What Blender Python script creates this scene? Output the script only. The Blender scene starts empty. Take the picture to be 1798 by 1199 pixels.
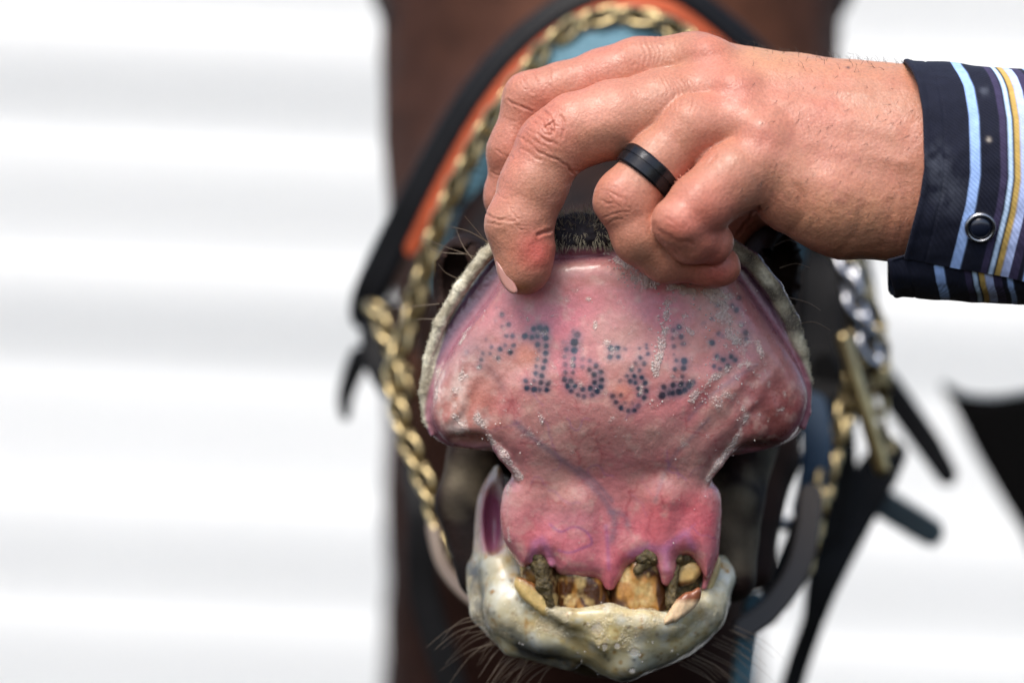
import bpy, math, random
import numpy as np
from mathutils import Vector, Matrix

# ------------------------------------------------------------------ camera, light, exposure
FOCAL, DIST = 200.0, 1.80                      # mm lens, metres to the plane in focus
K = DIST * 36.0 / FOCAL / 1798.0               # metres per photograph pixel in that plane
DPX = DIST / K
ZC = 1.55                                      # camera height above ground
scene = bpy.context.scene
cam_data = bpy.data.cameras.new('camera')
cam = bpy.data.objects.new('camera', cam_data)
scene.collection.objects.link(cam)
cam.location = (0, -DIST, ZC)
cam.rotation_euler = (math.radians(90), 0, 0)
cam_data.lens = FOCAL
cam_data.sensor_width = 36
cam_data.clip_start = 0.05
cam_data.clip_end = 200
cam_data.dof.use_dof = True
cam_data.dof.focus_distance = DIST - 0.006
cam_data.dof.aperture_fstop = 4.2
scene.camera = cam

SUN_EL, SUN_AZ = 58.0, 205.0                   # azimuth from +Y, clockwise
world = bpy.data.worlds.new('World')
scene.world = world
world.use_nodes = True
wn = world.node_tree.nodes
sky = wn.new('ShaderNodeTexSky')
sky.sky_type = 'NISHITA'
sky.sun_disc = False
sky.sun_elevation = math.radians(SUN_EL)
sky.sun_rotation = math.radians(SUN_AZ)
sky.air_density = 1.0
sky.dust_density = 3.0
wn['Background'].inputs['Strength'].default_value = 0.12
world.node_tree.links.new(sky.outputs[0], wn['Background'].inputs['Color'])
sun_data = bpy.data.lights.new('sun', 'SUN')
sun_data.energy = 1.5
sun_data.angle = math.radians(26)
sun_data.color = (1.0, 0.95, 0.88)
sun = bpy.data.objects.new('sun', sun_data)
scene.collection.objects.link(sun)
_el, _az = math.radians(SUN_EL), math.radians(SUN_AZ)
sun_dir = Vector((math.sin(_az) * math.cos(_el), math.cos(_az) * math.cos(_el), math.sin(_el)))
sun.rotation_euler = sun_dir.to_track_quat('Z', 'Y').to_euler()
sun.location = sun_dir * 20
scene.view_settings.view_transform = 'Standard'
scene.view_settings.look = 'None'
scene.view_settings.exposure = 0.95
scene.view_settings.gamma = 1
scene.cycles.use_denoising = True
scene.cycles.max_bounces = 8
scene.cycles.sample_clamp_indirect = 6

rng = np.random.default_rng(7)
random.seed(7)
F = np.float32

# ------------------------------------------------------------------ coordinates
# sculpting space: x right, y down, d away from the camera, one unit = K metres
def W(p):
    p = np.asarray(p, dtype=np.float64)
    return np.stack([(p[..., 0] - 899) * K, p[..., 2] * K, ZC + (599.5 - p[..., 1]) * K], -1)

def Q(x, y, d):
    """point at depth d, in sculpting units, that stands at photo position (x, y)"""
    s = (DPX + d) / DPX
    return ((x - 899) * s + 899, (y - 599.5) * s + 599.5, d)

def QR(x, y, d, r):
    return Q(x, y, d) + (r * (DPX + d) / DPX,)

# ------------------------------------------------------------------ noise
def vnoise(p, scale, seed=0):
    p = np.asarray(p, dtype=F) / F(scale)
    i = np.floor(p).astype(np.int64)
    f = p - i
    f = f * f * (3 - 2 * f)
    n = p.shape[1]
    out = np.zeros(len(p), dtype=F)
    for c in range(1 << n):
        h = np.full(len(p), seed * 374761393 + 1013904223, dtype=np.int64)
        w = np.ones(len(p), dtype=F)
        for a in range(n):
            b = (c >> a) & 1
            h = (h ^ ((i[:, a] + b) * (73856093, 19349663, 83492791)[a])) * 668265263 % 4294967291
            w *= f[:, a] if b else 1 - f[:, a]
        h = (h ^ (h >> 13)) * 1274126177 % 4294967291
        h = h ^ (h >> 16)
        out += w * ((h % 65536) / F(32768) - 1).astype(F)
    return out

def fbm(p, scale, octaves=3, seed=0):
    o, a = 0, 1.0
    for k in range(octaves):
        o = o + a * vnoise(p, scale / 2 ** k, seed + k * 17)
        a *= 0.5
    return o

# ------------------------------------------------------------------ distance fields
def smin(a, b, k):
    h = np.clip(0.5 + 0.5 * (b - a) / k, 0, 1)
    return b + (a - b) * h - k * h * (1 - h)

def smax(a, b, k):
    return -smin(-a, -b, k)

def cone(p, a, b, flat=1.0):
    """tapered capsule: a, b = (x, y, d, r)"""
    a = np.asarray(a, F); b = np.asarray(b, F)
    q = p - a[:3]; ab = b[:3] - a[:3]
    sc = np.array([1, 1, 1 / flat], F)
    q = q * sc; ab = ab * sc
    h = np.clip((q @ ab) / max(float(ab @ ab), 1e-6), 0, 1)
    r = a[3] + (b[3] - a[3]) * h
    dd = q - h[:, None] * ab
    return np.sqrt((dd * dd).sum(1)) - r

def chain_sdf(p, pts, k, flat=1.0):
    o = None
    for a, b in zip(pts[:-1], pts[1:]):
        c = cone(p, a, b, flat)
        o = c if o is None else smin(o, c, k)
    return o

def ellipsoid(p, c, r):
    r = np.asarray(r, F)
    q = (p - np.asarray(c, F)) / r
    l = np.sqrt((q * q).sum(1)) + 1e-6
    q2 = q / r
    return l * (l - 1) / (np.sqrt((q2 * q2).sum(1)) + 1e-6)

def catmull(pts, n=8, closed=False):
    pts = np.asarray(pts, dtype=np.float64)
    m = len(pts)
    out = []
    rngi = range(m if closed else m - 1)
    for i in rngi:
        if closed:
            p0, p1, p2, p3 = (pts[(i + j) % m] for j in (-1, 0, 1, 2))
        else:
            p0, p1, p2, p3 = pts[max(i - 1, 0)], pts[i], pts[i + 1], pts[min(i + 2, m - 1)]
        for t in np.linspace(0, 1, n, endpoint=False):
            out.append(0.5 * ((2 * p1) + (-p0 + p2) * t + (2 * p0 - 5 * p1 + 4 * p2 - p3) * t * t
                              + (-p0 + 3 * p1 - 3 * p2 + p3) * t ** 3))
    if not closed:
        out.append(pts[-1])
    return np.array(out)

def seg_dist(x, y, poly, closed=False):
    """distance from points to a polyline"""
    best = np.full(x.shape, 1e9, F)
    n = len(poly)
    for i in range(n if closed else n - 1):
        ax, ay = poly[i]; bx, by = poly[(i + 1) % n]
        vx, vy = bx - ax, by - ay
        l = vx * vx + vy * vy + 1e-9
        t = np.clip(((x - ax) * vx + (y - ay) * vy) / l, 0, 1)
        best = np.minimum(best, (x - ax - t * vx) ** 2 + (y - ay - t * vy) ** 2)
    return np.sqrt(best)

def polyline_d(p, poly, reach):
    """polyline distance, evaluated only near its bounding box"""
    poly = np.asarray(poly, dtype=np.float64)
    lo = poly.min(0) - reach; hi = poly.max(0) + reach
    m = (p[:, 0] > lo[0]) & (p[:, 0] < hi[0]) & (p[:, 1] > lo[1]) & (p[:, 1] < hi[1])
    o = np.full(len(p), 1e6, F)
    if m.any():
        o[m] = seg_dist(p[m, 0], p[m, 1], poly)
    return o

class Outline:
    """closed outline in the x-y plane, as a raster of inward distance"""
    def __init__(self, pts, step=2.0, pad=90, smooth=6):
        poly = catmull(pts, smooth, True) if smooth else np.asarray(pts, float)
        self.poly = poly
        self.lo = poly.min(0) - pad; hi = poly.max(0) + pad
        self.step = step
        nx = int((hi[0] - self.lo[0]) / step) + 2; ny = int((hi[1] - self.lo[1]) / step) + 2
        gx, gy = np.meshgrid(self.lo[0] + np.arange(nx) * step, self.lo[1] + np.arange(ny) * step, indexing='ij')
        d = seg_dist(gx.astype(F), gy.astype(F), poly, True)
        inside = np.zeros(gx.shape, bool)
        n = len(poly)
        for i in range(n):
            ax, ay = poly[i]; bx, by = poly[(i + 1) % n]
            if ay == by: continue
            c = ((ay > gy) != (by > gy)) & (gx < (bx - ax) * (gy - ay) / (by - ay) + ax)
            inside ^= c
        self.e = np.where(inside, d, -d).astype(F)
        self.nx, self.ny = nx, ny
    def __call__(self, x, y):
        fx = np.clip((x - self.lo[0]) / self.step, 0, self.nx - 1.001)
        fy = np.clip((y - self.lo[1]) / self.step, 0, self.ny - 1.001)
        ix = fx.astype(np.int32); iy = fy.astype(np.int32)
        fx = (fx - ix).astype(F); fy = (fy - iy).astype(F)
        e = self.e
        return ((e[ix, iy] * (1 - fx) + e[ix + 1, iy] * fx) * (1 - fy)
                + (e[ix, iy + 1] * (1 - fx) + e[ix + 1, iy + 1] * fx) * fy)

def slab(p, outline, dmid, R):
    """outline puffed up to half thickness R around the sheet d = dmid"""
    e = outline(p[:, 0], p[:, 1])
    q = np.maximum(R - e, 0)
    dd = p[:, 2] - dmid
    return np.sqrt(q * q + dd * dd) - R

# ------------------------------------------------------------------ surface extraction
CORN = np.array([[i & 1, (i >> 1) & 1, (i >> 2) & 1] for i in range(8)])
EDG = [(a, b) for a in range(8) for b in range(8) if a < b and bin(a ^ b).count('1') == 1]

def polygonise(f, lo, hi, h):
    lo = np.asarray(lo, F); hi = np.asarray(hi, F)
    n = np.ceil((hi - lo) / h).astype(int) + 1
    ax = [lo[i] + np.arange(n[i], dtype=F) * F(h) for i in range(3)]
    vals = np.empty(n, F)
    per = max(1, int(400000 / (n[1] * n[2])))
    for i in range(0, n[0], per):
        g = np.stack(np.meshgrid(ax[0][i:i + per], ax[1], ax[2], indexing='ij'), -1)
        vals[i:i + per] = f(g.reshape(-1, 3)).reshape(g.shape[:3])
    ins = vals < 0
    cnt = np.zeros(n - 1, np.int8)
    for c in CORN:
        cnt += ins[c[0]:n[0] - 1 + c[0], c[1]:n[1] - 1 + c[1], c[2]:n[2] - 1 + c[2]]
    act = np.argwhere((cnt > 0) & (cnt < 8))
    idx = np.full(n - 1, -1, np.int64)
    idx[tuple(act.T)] = np.arange(len(act))
    cv = np.stack([vals[tuple((act + c).T)] for c in CORN], 1)
    acc = np.zeros((len(act), 3)); num = np.zeros(len(act))
    for a, b in EDG:
        m = (cv[:, a] < 0) != (cv[:, b] < 0)
        t = cv[m, a] / (cv[m, a] - cv[m, b])
        acc[m] += CORN[a] + (CORN[b] - CORN[a]) * t[:, None]
        num[m] += 1
    V = lo + (act + acc / num[:, None]) * h
    quads = []
    for axis in range(3):
        u, w = (axis + 1) % 3, (axis + 2) % 3
        s0 = [slice(None)] * 3; s1 = [slice(None)] * 3
        s0[axis] = slice(0, -1); s1[axis] = slice(1, None)
        A, B = ins[tuple(s0)], ins[tuple(s1)]
        for flip in (False, True):
            e = np.argwhere((A & ~B) if not flip else (~A & B))
            e = e[(e[:, u] > 0) & (e[:, w] > 0) & (e[:, u] < n[u] - 1) & (e[:, w] < n[w] - 1)]
            du = np.zeros(3, int); du[u] = 1
            dw = np.zeros(3, int); dw[w] = 1
            q = np.stack([idx[tuple((e - du - dw).T)], idx[tuple((e - dw).T)],
                          idx[tuple(e.T)], idx[tuple((e - du).T)]], 1)
            if flip: q = q[:, ::-1]
            quads.append(q)
    return V, np.concatenate(quads)

def subdivide(V, Qd):
    e = np.concatenate([Qd[:, [i, (i + 1) % 4]] for i in range(4)])
    key = np.sort(e, 1)
    uq, inv = np.unique(key[:, 0] * (len(V) + 1) + key[:, 1], return_inverse=True)
    a, b = uq // (len(V) + 1), uq % (len(V) + 1)
    ev = (V[a] + V[b]) / 2
    fv = V[Qd].mean(1)
    n, m = len(V), len(ev)
    nq = len(Qd)
    E = inv.reshape(4, nq).T + n
    C = np.arange(nq) + n + m
    q = np.concatenate([np.stack([Qd[:, i], E[:, i], C, E[:, (i + 3) % 4]], 1) for i in range(4)])
    return np.concatenate([V, ev, fv]), q

def gradient(f, V, eps=1.2):
    g = np.empty_like(V)
    for a in range(3):
        d = np.zeros(3); d[a] = eps
        g[:, a] = f((V + d).astype(F)) - f((V - d).astype(F))
    return g / (2 * eps)

def project(f, V, h, it=2):
    for _ in range(it):
        g = gradient(f, V)
        s = f(V.astype(F)) / np.maximum((g * g).sum(1), 0.15)
        V = V - g * np.clip(s, -h, h)[:, None]
    return V

def sculpt(f, lo, hi, h, sub=1, disp=None):
    V, q = polygonise(f, lo, hi, h)
    for _ in range(sub):
        V, q = subdivide(V, q)
    V = project(f, V, h)
    N = gradient(f, V)
    N /= np.linalg.norm(N, axis=1)[:, None] + 1e-9
    if disp is not None:
        V = V + N * disp(V, N)[:, None]
    return V, q, N

# ------------------------------------------------------------------ objects
def srgb(r, g, b):
    return tuple(((c / 255) / 12.92 if c / 255 <= 0.04045 else ((c / 255 + 0.055) / 1.055) ** 2.4) for c in (r, g, b))

def LIN(c):
    return np.array(srgb(*c))

def mesh_obj(name, V, faces, mat, parent=None, col=None, smooth=True, world=False):
    V = np.asarray(V, dtype=np.float64) if world else W(V)
    me = bpy.data.meshes.new(name)
    if isinstance(faces, np.ndarray):
        k = faces.shape[1]
        me.vertices.add(len(V)); me.vertices.foreach_set('co', V.astype(F).ravel())
        me.loops.add(faces.size); me.loops.foreach_set('vertex_index', faces.astype(np.int32).ravel())
        me.polygons.add(len(faces)); me.polygons.foreach_set('loop_start', np.arange(0, faces.size, k, dtype=np.int32))
        me.update(calc_edges=True)
    else:
        me.from_pydata([tuple(v) for v in V], [], faces)
        me.update()
    me.validate()
    if smooth:
        me.polygons.foreach_set('use_smooth', np.ones(len(me.polygons), bool))
    if col is not None:
        at = me.color_attributes.new('Col', 'FLOAT_COLOR', 'POINT')
        c = np.ones((len(V), 4), F); c[:, :col.shape[1]] = col
        at.data.foreach_set('color', c.ravel())
    if mat: me.materials.append(mat)
    o = bpy.data.objects.new(name, me)
    scene.collection.objects.link(o)
    adopt(o, parent)
    return o

def adopt(o, parent):
    if parent is not None:
        o.parent = parent
        o.matrix_parent_inverse = world_matrix(parent).inverted()

def world_matrix(o):
    m = o.matrix_basis.copy()
    if o.parent is not None:
        m = world_matrix(o.parent) @ o.matrix_parent_inverse @ m
    return m

def thing(name, label, cat, at=(0, 0, 0), group=None):
    o = bpy.data.objects.new(name, None)
    scene.collection.objects.link(o)
    o.location = Vector(W(np.array(at, float)))
    o.empty_display_size = 0.02
    return tag(o, label, cat, group)

def tag(o, label, cat, group=None):
    o['label'] = label; o['category'] = cat
    if group: o['group'] = group
    return o

# ------------------------------------------------------------------ materials
def material(name, base=(0.5, 0.5, 0.5), rough=0.5, metal=0.0, attr=False, sss=0.0, sss_r=(1, 0.35, 0.2), sss_s=0.002,
             bump=(), spec=0.5, coat=0.0, vary=None, sheen=0.0, rough_var=None):
    """bump = ((kind, scale in 1/m, strength, distance m), ...); vary = (scale, amount)"""
    m = bpy.data.materials.new(name)
    m.use_nodes = True
    nt = m.node_tree; N = nt.nodes; L = nt.links
    b = N['Principled BSDF']
    tc = N.new('ShaderNodeTexCoord')
    if attr:
        a = N.new('ShaderNodeAttribute'); a.attribute_name = 'Col'
        cs = a.outputs['Color']
    else:
        a = N.new('ShaderNodeRGB'); a.outputs[0].default_value = (*base, 1)
        cs = a.outputs[0]
    if vary:
        no = N.new('ShaderNodeTexNoise'); no.inputs['Scale'].default_value = vary[0]; no.inputs['Detail'].default_value = 5
        L.new(tc.outputs['Object'], no.inputs['Vector'])
        mr = N.new('ShaderNodeMapRange')
        mr.inputs['From Min'].default_value = 0.3; mr.inputs['From Max'].default_value = 0.7
        mr.inputs['To Min'].default_value = 1 - vary[1]; mr.inputs['To Max'].default_value = 1 + vary[1]
        L.new(no.outputs['Fac'], mr.inputs['Value'])
        mx = N.new('ShaderNodeVectorMath'); mx.operation = 'SCALE'
        L.new(cs, mx.inputs[0]); L.new(mr.outputs[0], mx.inputs['Scale'])
        cs = mx.outputs[0]
    L.new(cs, b.inputs['Base Color'])
    b.inputs['Roughness'].default_value = rough
    if rough_var:
        no = N.new('ShaderNodeTexNoise'); no.inputs['Scale'].default_value = rough_var[0]; no.inputs['Detail'].default_value = 4
        L.new(tc.outputs['Object'], no.inputs['Vector'])
        mr = N.new('ShaderNodeMapRange')
        mr.inputs['From Min'].default_value = 0.35; mr.inputs['From Max'].default_value = 0.65
        mr.inputs['To Min'].default_value = rough_var[1]; mr.inputs['To Max'].default_value = rough_var[2]
        L.new(no.outputs['Fac'], mr.inputs['Value']); L.new(mr.outputs[0], b.inputs['Roughness'])
    b.inputs['Metallic'].default_value = metal
    b.inputs['Specular IOR Level'].default_value = spec
    b.inputs['Coat Weight'].default_value = coat
    b.inputs['Coat Roughness'].default_value = 0.12
    if sheen:
        b.inputs['Sheen Weight'].default_value = sheen
    if sss:
        b.inputs['Subsurface Weight'].default_value = sss
        b.inputs['Subsurface Radius'].default_value = sss_r
        b.inputs['Subsurface Scale'].default_value = sss_s
    prev = None
    for kind, sc, st, dist in bump:
        if kind == 'noise':
            t = N.new('ShaderNodeTexNoise'); t.inputs['Scale'].default_value = sc; t.inputs['Detail'].default_value = 4
            out = t.outputs['Fac']
        elif kind == 'voronoi':
            t = N.new('ShaderNodeTexVoronoi'); t.inputs['Scale'].default_value = sc
            out = t.outputs['Distance']
        else:
            t = N.new('ShaderNodeTexWave'); t.inputs['Scale'].default_value = sc; t.inputs['Distortion'].default_value = 0.6
            t.bands_direction = 'DIAGONAL'
            out = t.outputs['Fac']
        L.new(tc.outputs['Object'], t.inputs['Vector'])
        bp = N.new('ShaderNodeBump'); bp.inputs['Strength'].default_value = st; bp.inputs['Distance'].default_value = dist
        L.new(out, bp.inputs['Height'])
        if prev: L.new(prev, bp.inputs['Normal'])
        prev = bp.outputs['Normal']
    if prev: L.new(prev, b.inputs['Normal'])
    return m

M_skin = material('skin', attr=True, rough=0.45, sss=0.14, sss_s=0.0009, vary=(1100, 0.13),
                  bump=(('voronoi', 1000, 0.22, 0.0004), ('voronoi', 2300, 0.22, 0.0002), ('noise', 500, 0.12, 0.0007)), rough_var=(260, 0.36, 0.56))
M_nail = material('fingernail', (0.46, 0.23, 0.19), rough=0.3, sss=0.2, sss_s=0.001, bump=(('noise', 500, 0.1, 0.0003),))
M_mucosa = material('wet_mucosa', attr=True, rough=0.28, sss=0.18, sss_s=0.0008, sss_r=(1, 0.5, 0.4), vary=(800, 0.09), spec=0.55, coat=0.25,
                    bump=(('noise', 420, 0.30, 0.0008), ('noise', 1500, 0.25, 0.0003)), rough_var=(220, 0.2, 0.42))
M_lower = material('foamy_lip', attr=True, rough=0.36, sss=0.5, sss_s=0.003, sss_r=(1, 0.85, 0.55), vary=(300, 0.06), coat=0.2, rough_var=(300, 0.25, 0.45),
                   bump=(('noise', 220, 0.16, 0.001), ('noise', 900, 0.10, 0.0004)))
M_furskin = material('furred_skin', attr=True, rough=0.75, spec=0.2, vary=(900, 0.25), bump=(('noise', 1500, 0.5, 0.0006),))
M_coat = material('brown_coat', attr=True, rough=0.68, vary=(90, 0.28), bump=(('noise', 900, 0.4, 0.0012),), spec=0.14)
M_tooth = material('tooth_enamel', attr=True, rough=0.3, sss=0.1, sss_s=0.001, vary=(900, 0.12),
                   bump=(('noise', 500, 0.3, 0.0008),))
M_feed = material('feed_residue', (0.085, 0.06, 0.02), rough=0.6, vary=(900, 0.6), bump=(('noise', 1200, 0.7, 0.001),))
M_cloth = material('shirt_cloth', attr=True, rough=0.85, vary=(400, 0.12), sheen=0.04, spec=0.2,
                   bump=(('wave', 420, 0.25, 0.0003), ('noise', 120, 0.2, 0.002)))
M_whisker = material('whisker', (0.20, 0.15, 0.10), rough=0.45)
M_darkhair = material('dark_hair', (0.05, 0.03, 0.02), rough=0.5)
M_fur = material('pale_fur', (0.46, 0.42, 0.30), rough=0.6)
M_black = material('black_leather', (0.006, 0.006, 0.007), rough=0.55, spec=0.2, bump=(('noise', 500, 0.3, 0.001),), vary=(60, 0.3))
M_orange = material('orange_lining', (0.46, 0.08, 0.022), rough=0.7, vary=(150, 0.15), bump=(('noise', 500, 0.3, 0.001),))
M_blue = material('blue_webbing', (0.10, 0.215, 0.27), rough=0.7, vary=(150, 0.15), bump=(('wave', 300, 0.4, 0.0006),))
M_teal = material('dark_teal_leather', (0.014, 0.03, 0.04), rough=0.55, vary=(90, 0.2))
M_brass = material('brass', (0.42, 0.33, 0.17), rough=0.28, metal=0.9, vary=(200, 0.2))
M_steel = material('steel', (0.42, 0.43, 0.45), rough=0.28, metal=1.0)
M_ring = material('black_ring', (0.02, 0.021, 0.025), rough=0.2, metal=0.6, bump=(('noise', 900, 0.15, 0.0003),))
M_snap = material('snap_cap', (0.012, 0.016, 0.03), rough=0.18, coat=0.4)
M_bubble = material('saliva', (0.86, 0.80, 0.74), rough=0.06, spec=0.7)
M_bubble.node_tree.nodes['Principled BSDF'].inputs['Alpha'].default_value = 0.34
M_film = material('thin_saliva', (0.90, 0.86, 0.82), rough=0.05, spec=0.7)
M_film.node_tree.nodes['Principled BSDF'].inputs['Alpha'].default_value = 0.12
M_foam = material('saliva_foam', attr=True, rough=0.08, spec=0.7, bump=(('voronoi', 1500, 0.9, 0.0006), ('noise', 2600, 0.5, 0.0004)))
_n = M_foam.node_tree
_a = [x for x in _n.nodes if x.type == 'ATTRIBUTE'][0]
_n.links.new(_a.outputs['Alpha'], _n.nodes['Principled BSDF'].inputs['Alpha'])
M_flap = material('matt_black', (0.003, 0.003, 0.003), rough=0.9, spec=0.05)
M_wall = material('white_siding', (0.82, 0.83, 0.81), rough=0.6, vary=(1.5, 0.04), bump=(('noise', 60, 0.1, 0.002),))


# ------------------------------------------------------------------ sweeps
def frames(pts):
    t = np.gradient(pts, axis=0)
    return t / (np.linalg.norm(t, axis=1)[:, None] + 1e-9)

def tube_arrays(pts, radii, sides=6):
    pts = np.asarray(pts, float); radii = np.broadcast_to(np.asarray(radii, float), (len(pts),))
    t = frames(pts)
    ref = np.array([0.13, 0.21, 0.97])
    u = np.cross(t, ref); u /= np.linalg.norm(u, axis=1)[:, None] + 1e-9
    v = np.cross(t, u)
    a = np.arange(sides) * 2 * np.pi / sides
    V = pts[:, None, :] + radii[:, None, None] * (np.cos(a)[None, :, None] * u[:, None, :] + np.sin(a)[None, :, None] * v[:, None, :])
    n = len(pts)
    i = np.arange(n - 1)[:, None] * sides; j = np.arange(sides)[None, :]; j2 = (j + 1) % sides
    q = np.stack([i + j, i + sides + j, i + sides + j2, i + j2], -1).reshape(-1, 4)
    return V.reshape(-1, 3), q

def hairs(name, strands, mat, parent, sides=3):
    """many thin tapered strands in one mesh; strand = (points, root radius)"""
    Vs, Qs, off = [], [], 0
    for pts, r in strands:
        n = len(pts)
        V, q = tube_arrays(pts, np.linspace(r, r * 0.25, n), sides)
        Vs.append(V); Qs.append(q + off); off += len(V)
    o = mesh_obj(name, np.concatenate(Vs), np.concatenate(Qs), mat, parent)
    o['kind'] = 'stuff'
    return o

def strap(name, pts, width, thick, mat, parent, tilt=0.0, ends=(0.5, 0.5), n=10, smooth_path=True):
    """flat strap along 3-D points (x, y, d); its width lies across the path, leaning into depth by tilt"""
    P = catmull(np.array(pts, float), n) if smooth_path else np.array(pts, float)
    t = frames(P)
    w = np.broadcast_to(np.asarray(width, float), (len(pts),)) if np.ndim(width) else np.full(len(pts), float(width))
    w = np.interp(np.linspace(0, 1, len(P)), np.linspace(0, 1, len(pts)), w)
    view = np.array([0, 0, 1.0])
    s = np.cross(t, view); s /= np.linalg.norm(s, axis=1)[:, None] + 1e-9
    s = s * math.cos(tilt) + view * math.sin(tilt)
    nrm = np.cross(t, s); nrm /= np.linalg.norm(nrm, axis=1)[:, None] + 1e-9
    L = np.concatenate([[0], np.cumsum(np.linalg.norm(np.diff(P, axis=0), axis=1))])
    half = w / 2
    for end, frac in ((0, ends[0]), (1, ends[1])):
        dist = L if end == 0 else L[-1] - L
        rr = half * 2 * frac
        q = np.clip(1 - dist / np.maximum(rr, 1e-3), 0, 1) if frac > 0 else np.zeros(len(P))
        half = half * np.sqrt(np.clip(1 - q * q, 0.03, 1))
    bev = thick * 0.35
    sec = [(-1, -.5, 0, 1), (-1, -.5, 1, 0), (1, -.5, -1, 0), (1, -.5, 0, 1), (1, .5, 0, -1), (1, .5, -1, 0), (-1, .5, 1, 0), (-1, .5, 0, -1)]
    rows = []
    for a, b, da, db in sec:
        rows.append(P + s * (a * half + da * np.minimum(bev, half * 0.5))[:, None] + nrm * (b * thick + db * bev))
    V = np.stack(rows, 1)
    m, k = V.shape[:2]
    i = np.arange(m - 1)[:, None] * k; j = np.arange(k)[None, :]; j2 = (j + 1) % k
    q = np.stack([i + j, i + j2, i + k + j2, i + k + j], -1).reshape(-1, 4)
    faces = [tuple(int(c) for c in r) for r in q] + [tuple(range(k - 1, -1, -1)), tuple(range((m - 1) * k, m * k))]
    return mesh_obj(name, V.reshape(-1, 3), faces, mat, parent, smooth=False)

def torus_arrays(a, b, r, nu=28, nv=10):
    """oval ring: half axes a, b, wire radius r"""
    u = np.arange(nu) * 2 * np.pi / nu
    c = np.stack([a * np.cos(u), b * np.sin(u), 0 * u], 1)
    nn = np.stack([np.cos(u) * b, np.sin(u) * a, 0 * u], 1); nn /= np.linalg.norm(nn, axis=1)[:, None]
    v = np.arange(nv) * 2 * np.pi / nv
    V = c[:, None, :] + r * (np.cos(v)[None, :, None] * nn[:, None, :] + np.sin(v)[None, :, None] * np.array([0, 0, 1.0]))
    i = np.arange(nu)[:, None]; j = np.arange(nv)[None, :]
    q = np.stack([i * nv + j, ((i + 1) % nu) * nv + j, ((i + 1) % nu) * nv + (j + 1) % nv, i * nv + (j + 1) % nv], -1).reshape(-1, 4)
    return V.reshape(-1, 3), q

def gauss(p, x, y, s, sy=None):
    sy = sy or s
    return np.exp(-((p[:, 0] - x) / s) ** 2 - ((p[:, 1] - y) / sy) ** 2)

def mix(c, target, w):
    return c + (np.asarray(target) - c) * np.clip(w, 0, 1)[:, None]

# ------------------------------------------------------------------ setting: white siding behind
WALL_Y = 4.6
wall = bpy.data.objects.new('siding_wall', None)
scene.collection.objects.link(wall)
wall.location = (0, WALL_Y, ZC)
wall.rotation_euler = (0, math.radians(2.6), 0)
tag(wall, 'white horizontal lap siding of a barn wall behind the horse', 'wall')
EXPO, PL = 0.132, 6.0
sec = [(0.0, 0.0), (0.0, EXPO + 0.02), (-0.006, EXPO + 0.02), (-0.040, 0.004), (-0.039, 0.0)]
pv = [(x, y, z) for x in (-PL / 2, PL / 2) for (y, z) in sec]
pf = [(4, 3, 2, 1, 0), (5, 6, 7, 8, 9)] + [(i, (i + 1) % 5, 5 + (i + 1) % 5, 5 + i) for i in range(5)]
pme = bpy.data.meshes.new('plank')
pme.from_pydata(pv, [], pf); pme.update(); pme.materials.append(M_wall)
for i in range(-12, 13):
    o = bpy.data.objects.new('plank', pme)
    scene.collection.objects.link(o)
    o.parent = wall
    o.location = (0, 0.0005 * (i % 3), i * EXPO + 0.018 + random.uniform(-0.004, 0.004))
    o.scale = (1, random.uniform(0.65, 1.25), 1)
    o.rotation_euler = (0.0, random.uniform(-0.0006, 0.0006), 0)

# ------------------------------------------------------------------ horse
horse = thing('horse', 'brown horse facing us with its upper lip turned up showing a dotted tattoo', 'horse', Q(1080, 1250, 600))

nose_pts = [QR(1085, 640, 330, 225), QR(1082, 560, 800, 262), QR(1076, 380, 1300, 330)]
def f_head(p):
    f = chain_sdf(p, nose_pts, 120)
    f = smin(f, cone(p, QR(1075, -260, 2050, 405), QR(1075, 420, 1750, 398)), 160)
    f = smin(f, cone(p, QR(1070, 980, 330, 205), QR(1075, 760, 1300, 250)), 90)       # chin and jaw
    f = smin(f, cone(p, QR(1010, 620, 2300, 330), QR(1000, 1400, 2900, 330)), 140)    # throat and neck
    f = smin(f, ellipsoid(p, Q(818, 500, 210), (62, 92, 110)), 40)                    # nostrils
    f = smin(f, ellipsoid(p, Q(1352, 480, 210), (62, 92, 110)), 40)
    f = smax(f, -ellipsoid(p, Q(800, 500, 150), (26, 60, 75)), 22)
    f = smax(f, -ellipsoid(p, Q(1375, 480, 150), (26, 60, 75)), 22)
    f = smin(f, chain_sdf(p, [QR(845, 760, 330, 60), QR(815, 880, 300, 48), QR(850, 1010, 260, 45)], 20), 30)
    f = smin(f, chain_sdf(p, [QR(1310, 760, 330, 60), QR(1285, 880, 260, 55), QR(1280, 1010, 240, 45)], 20), 30)
    f = smin(f, chain_sdf(p, [QR(1335, 620, 720, 85), QR(1338, 800, 700, 62), QR(1320, 1000, 600, 40)], 20), 40)
    return f
V, q, N = sculpt(f_head, (440, -700, 120), (1800, 1900, 3400), 34, 2)
V = V + N * (fbm(V, 160, 3, 5) * 6)[:, None]
col = np.tile(LIN((62, 37, 26)), (len(V), 1))
col = mix(col, LIN((92, 56, 38)), 0.9 * fbm(V, 420, 2, 9))
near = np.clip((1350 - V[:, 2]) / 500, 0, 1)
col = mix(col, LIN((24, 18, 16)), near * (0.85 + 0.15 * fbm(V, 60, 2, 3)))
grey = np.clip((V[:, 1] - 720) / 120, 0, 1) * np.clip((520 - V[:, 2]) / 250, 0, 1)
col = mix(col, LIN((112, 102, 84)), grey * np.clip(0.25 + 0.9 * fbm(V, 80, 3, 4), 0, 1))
col = mix(col, LIN((44, 25, 19)), 0.8 * np.clip((V[:, 1] - 700) / 300, 0, 1) * np.clip((V[:, 2] - 1200) / 400, 0, 1))
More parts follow.
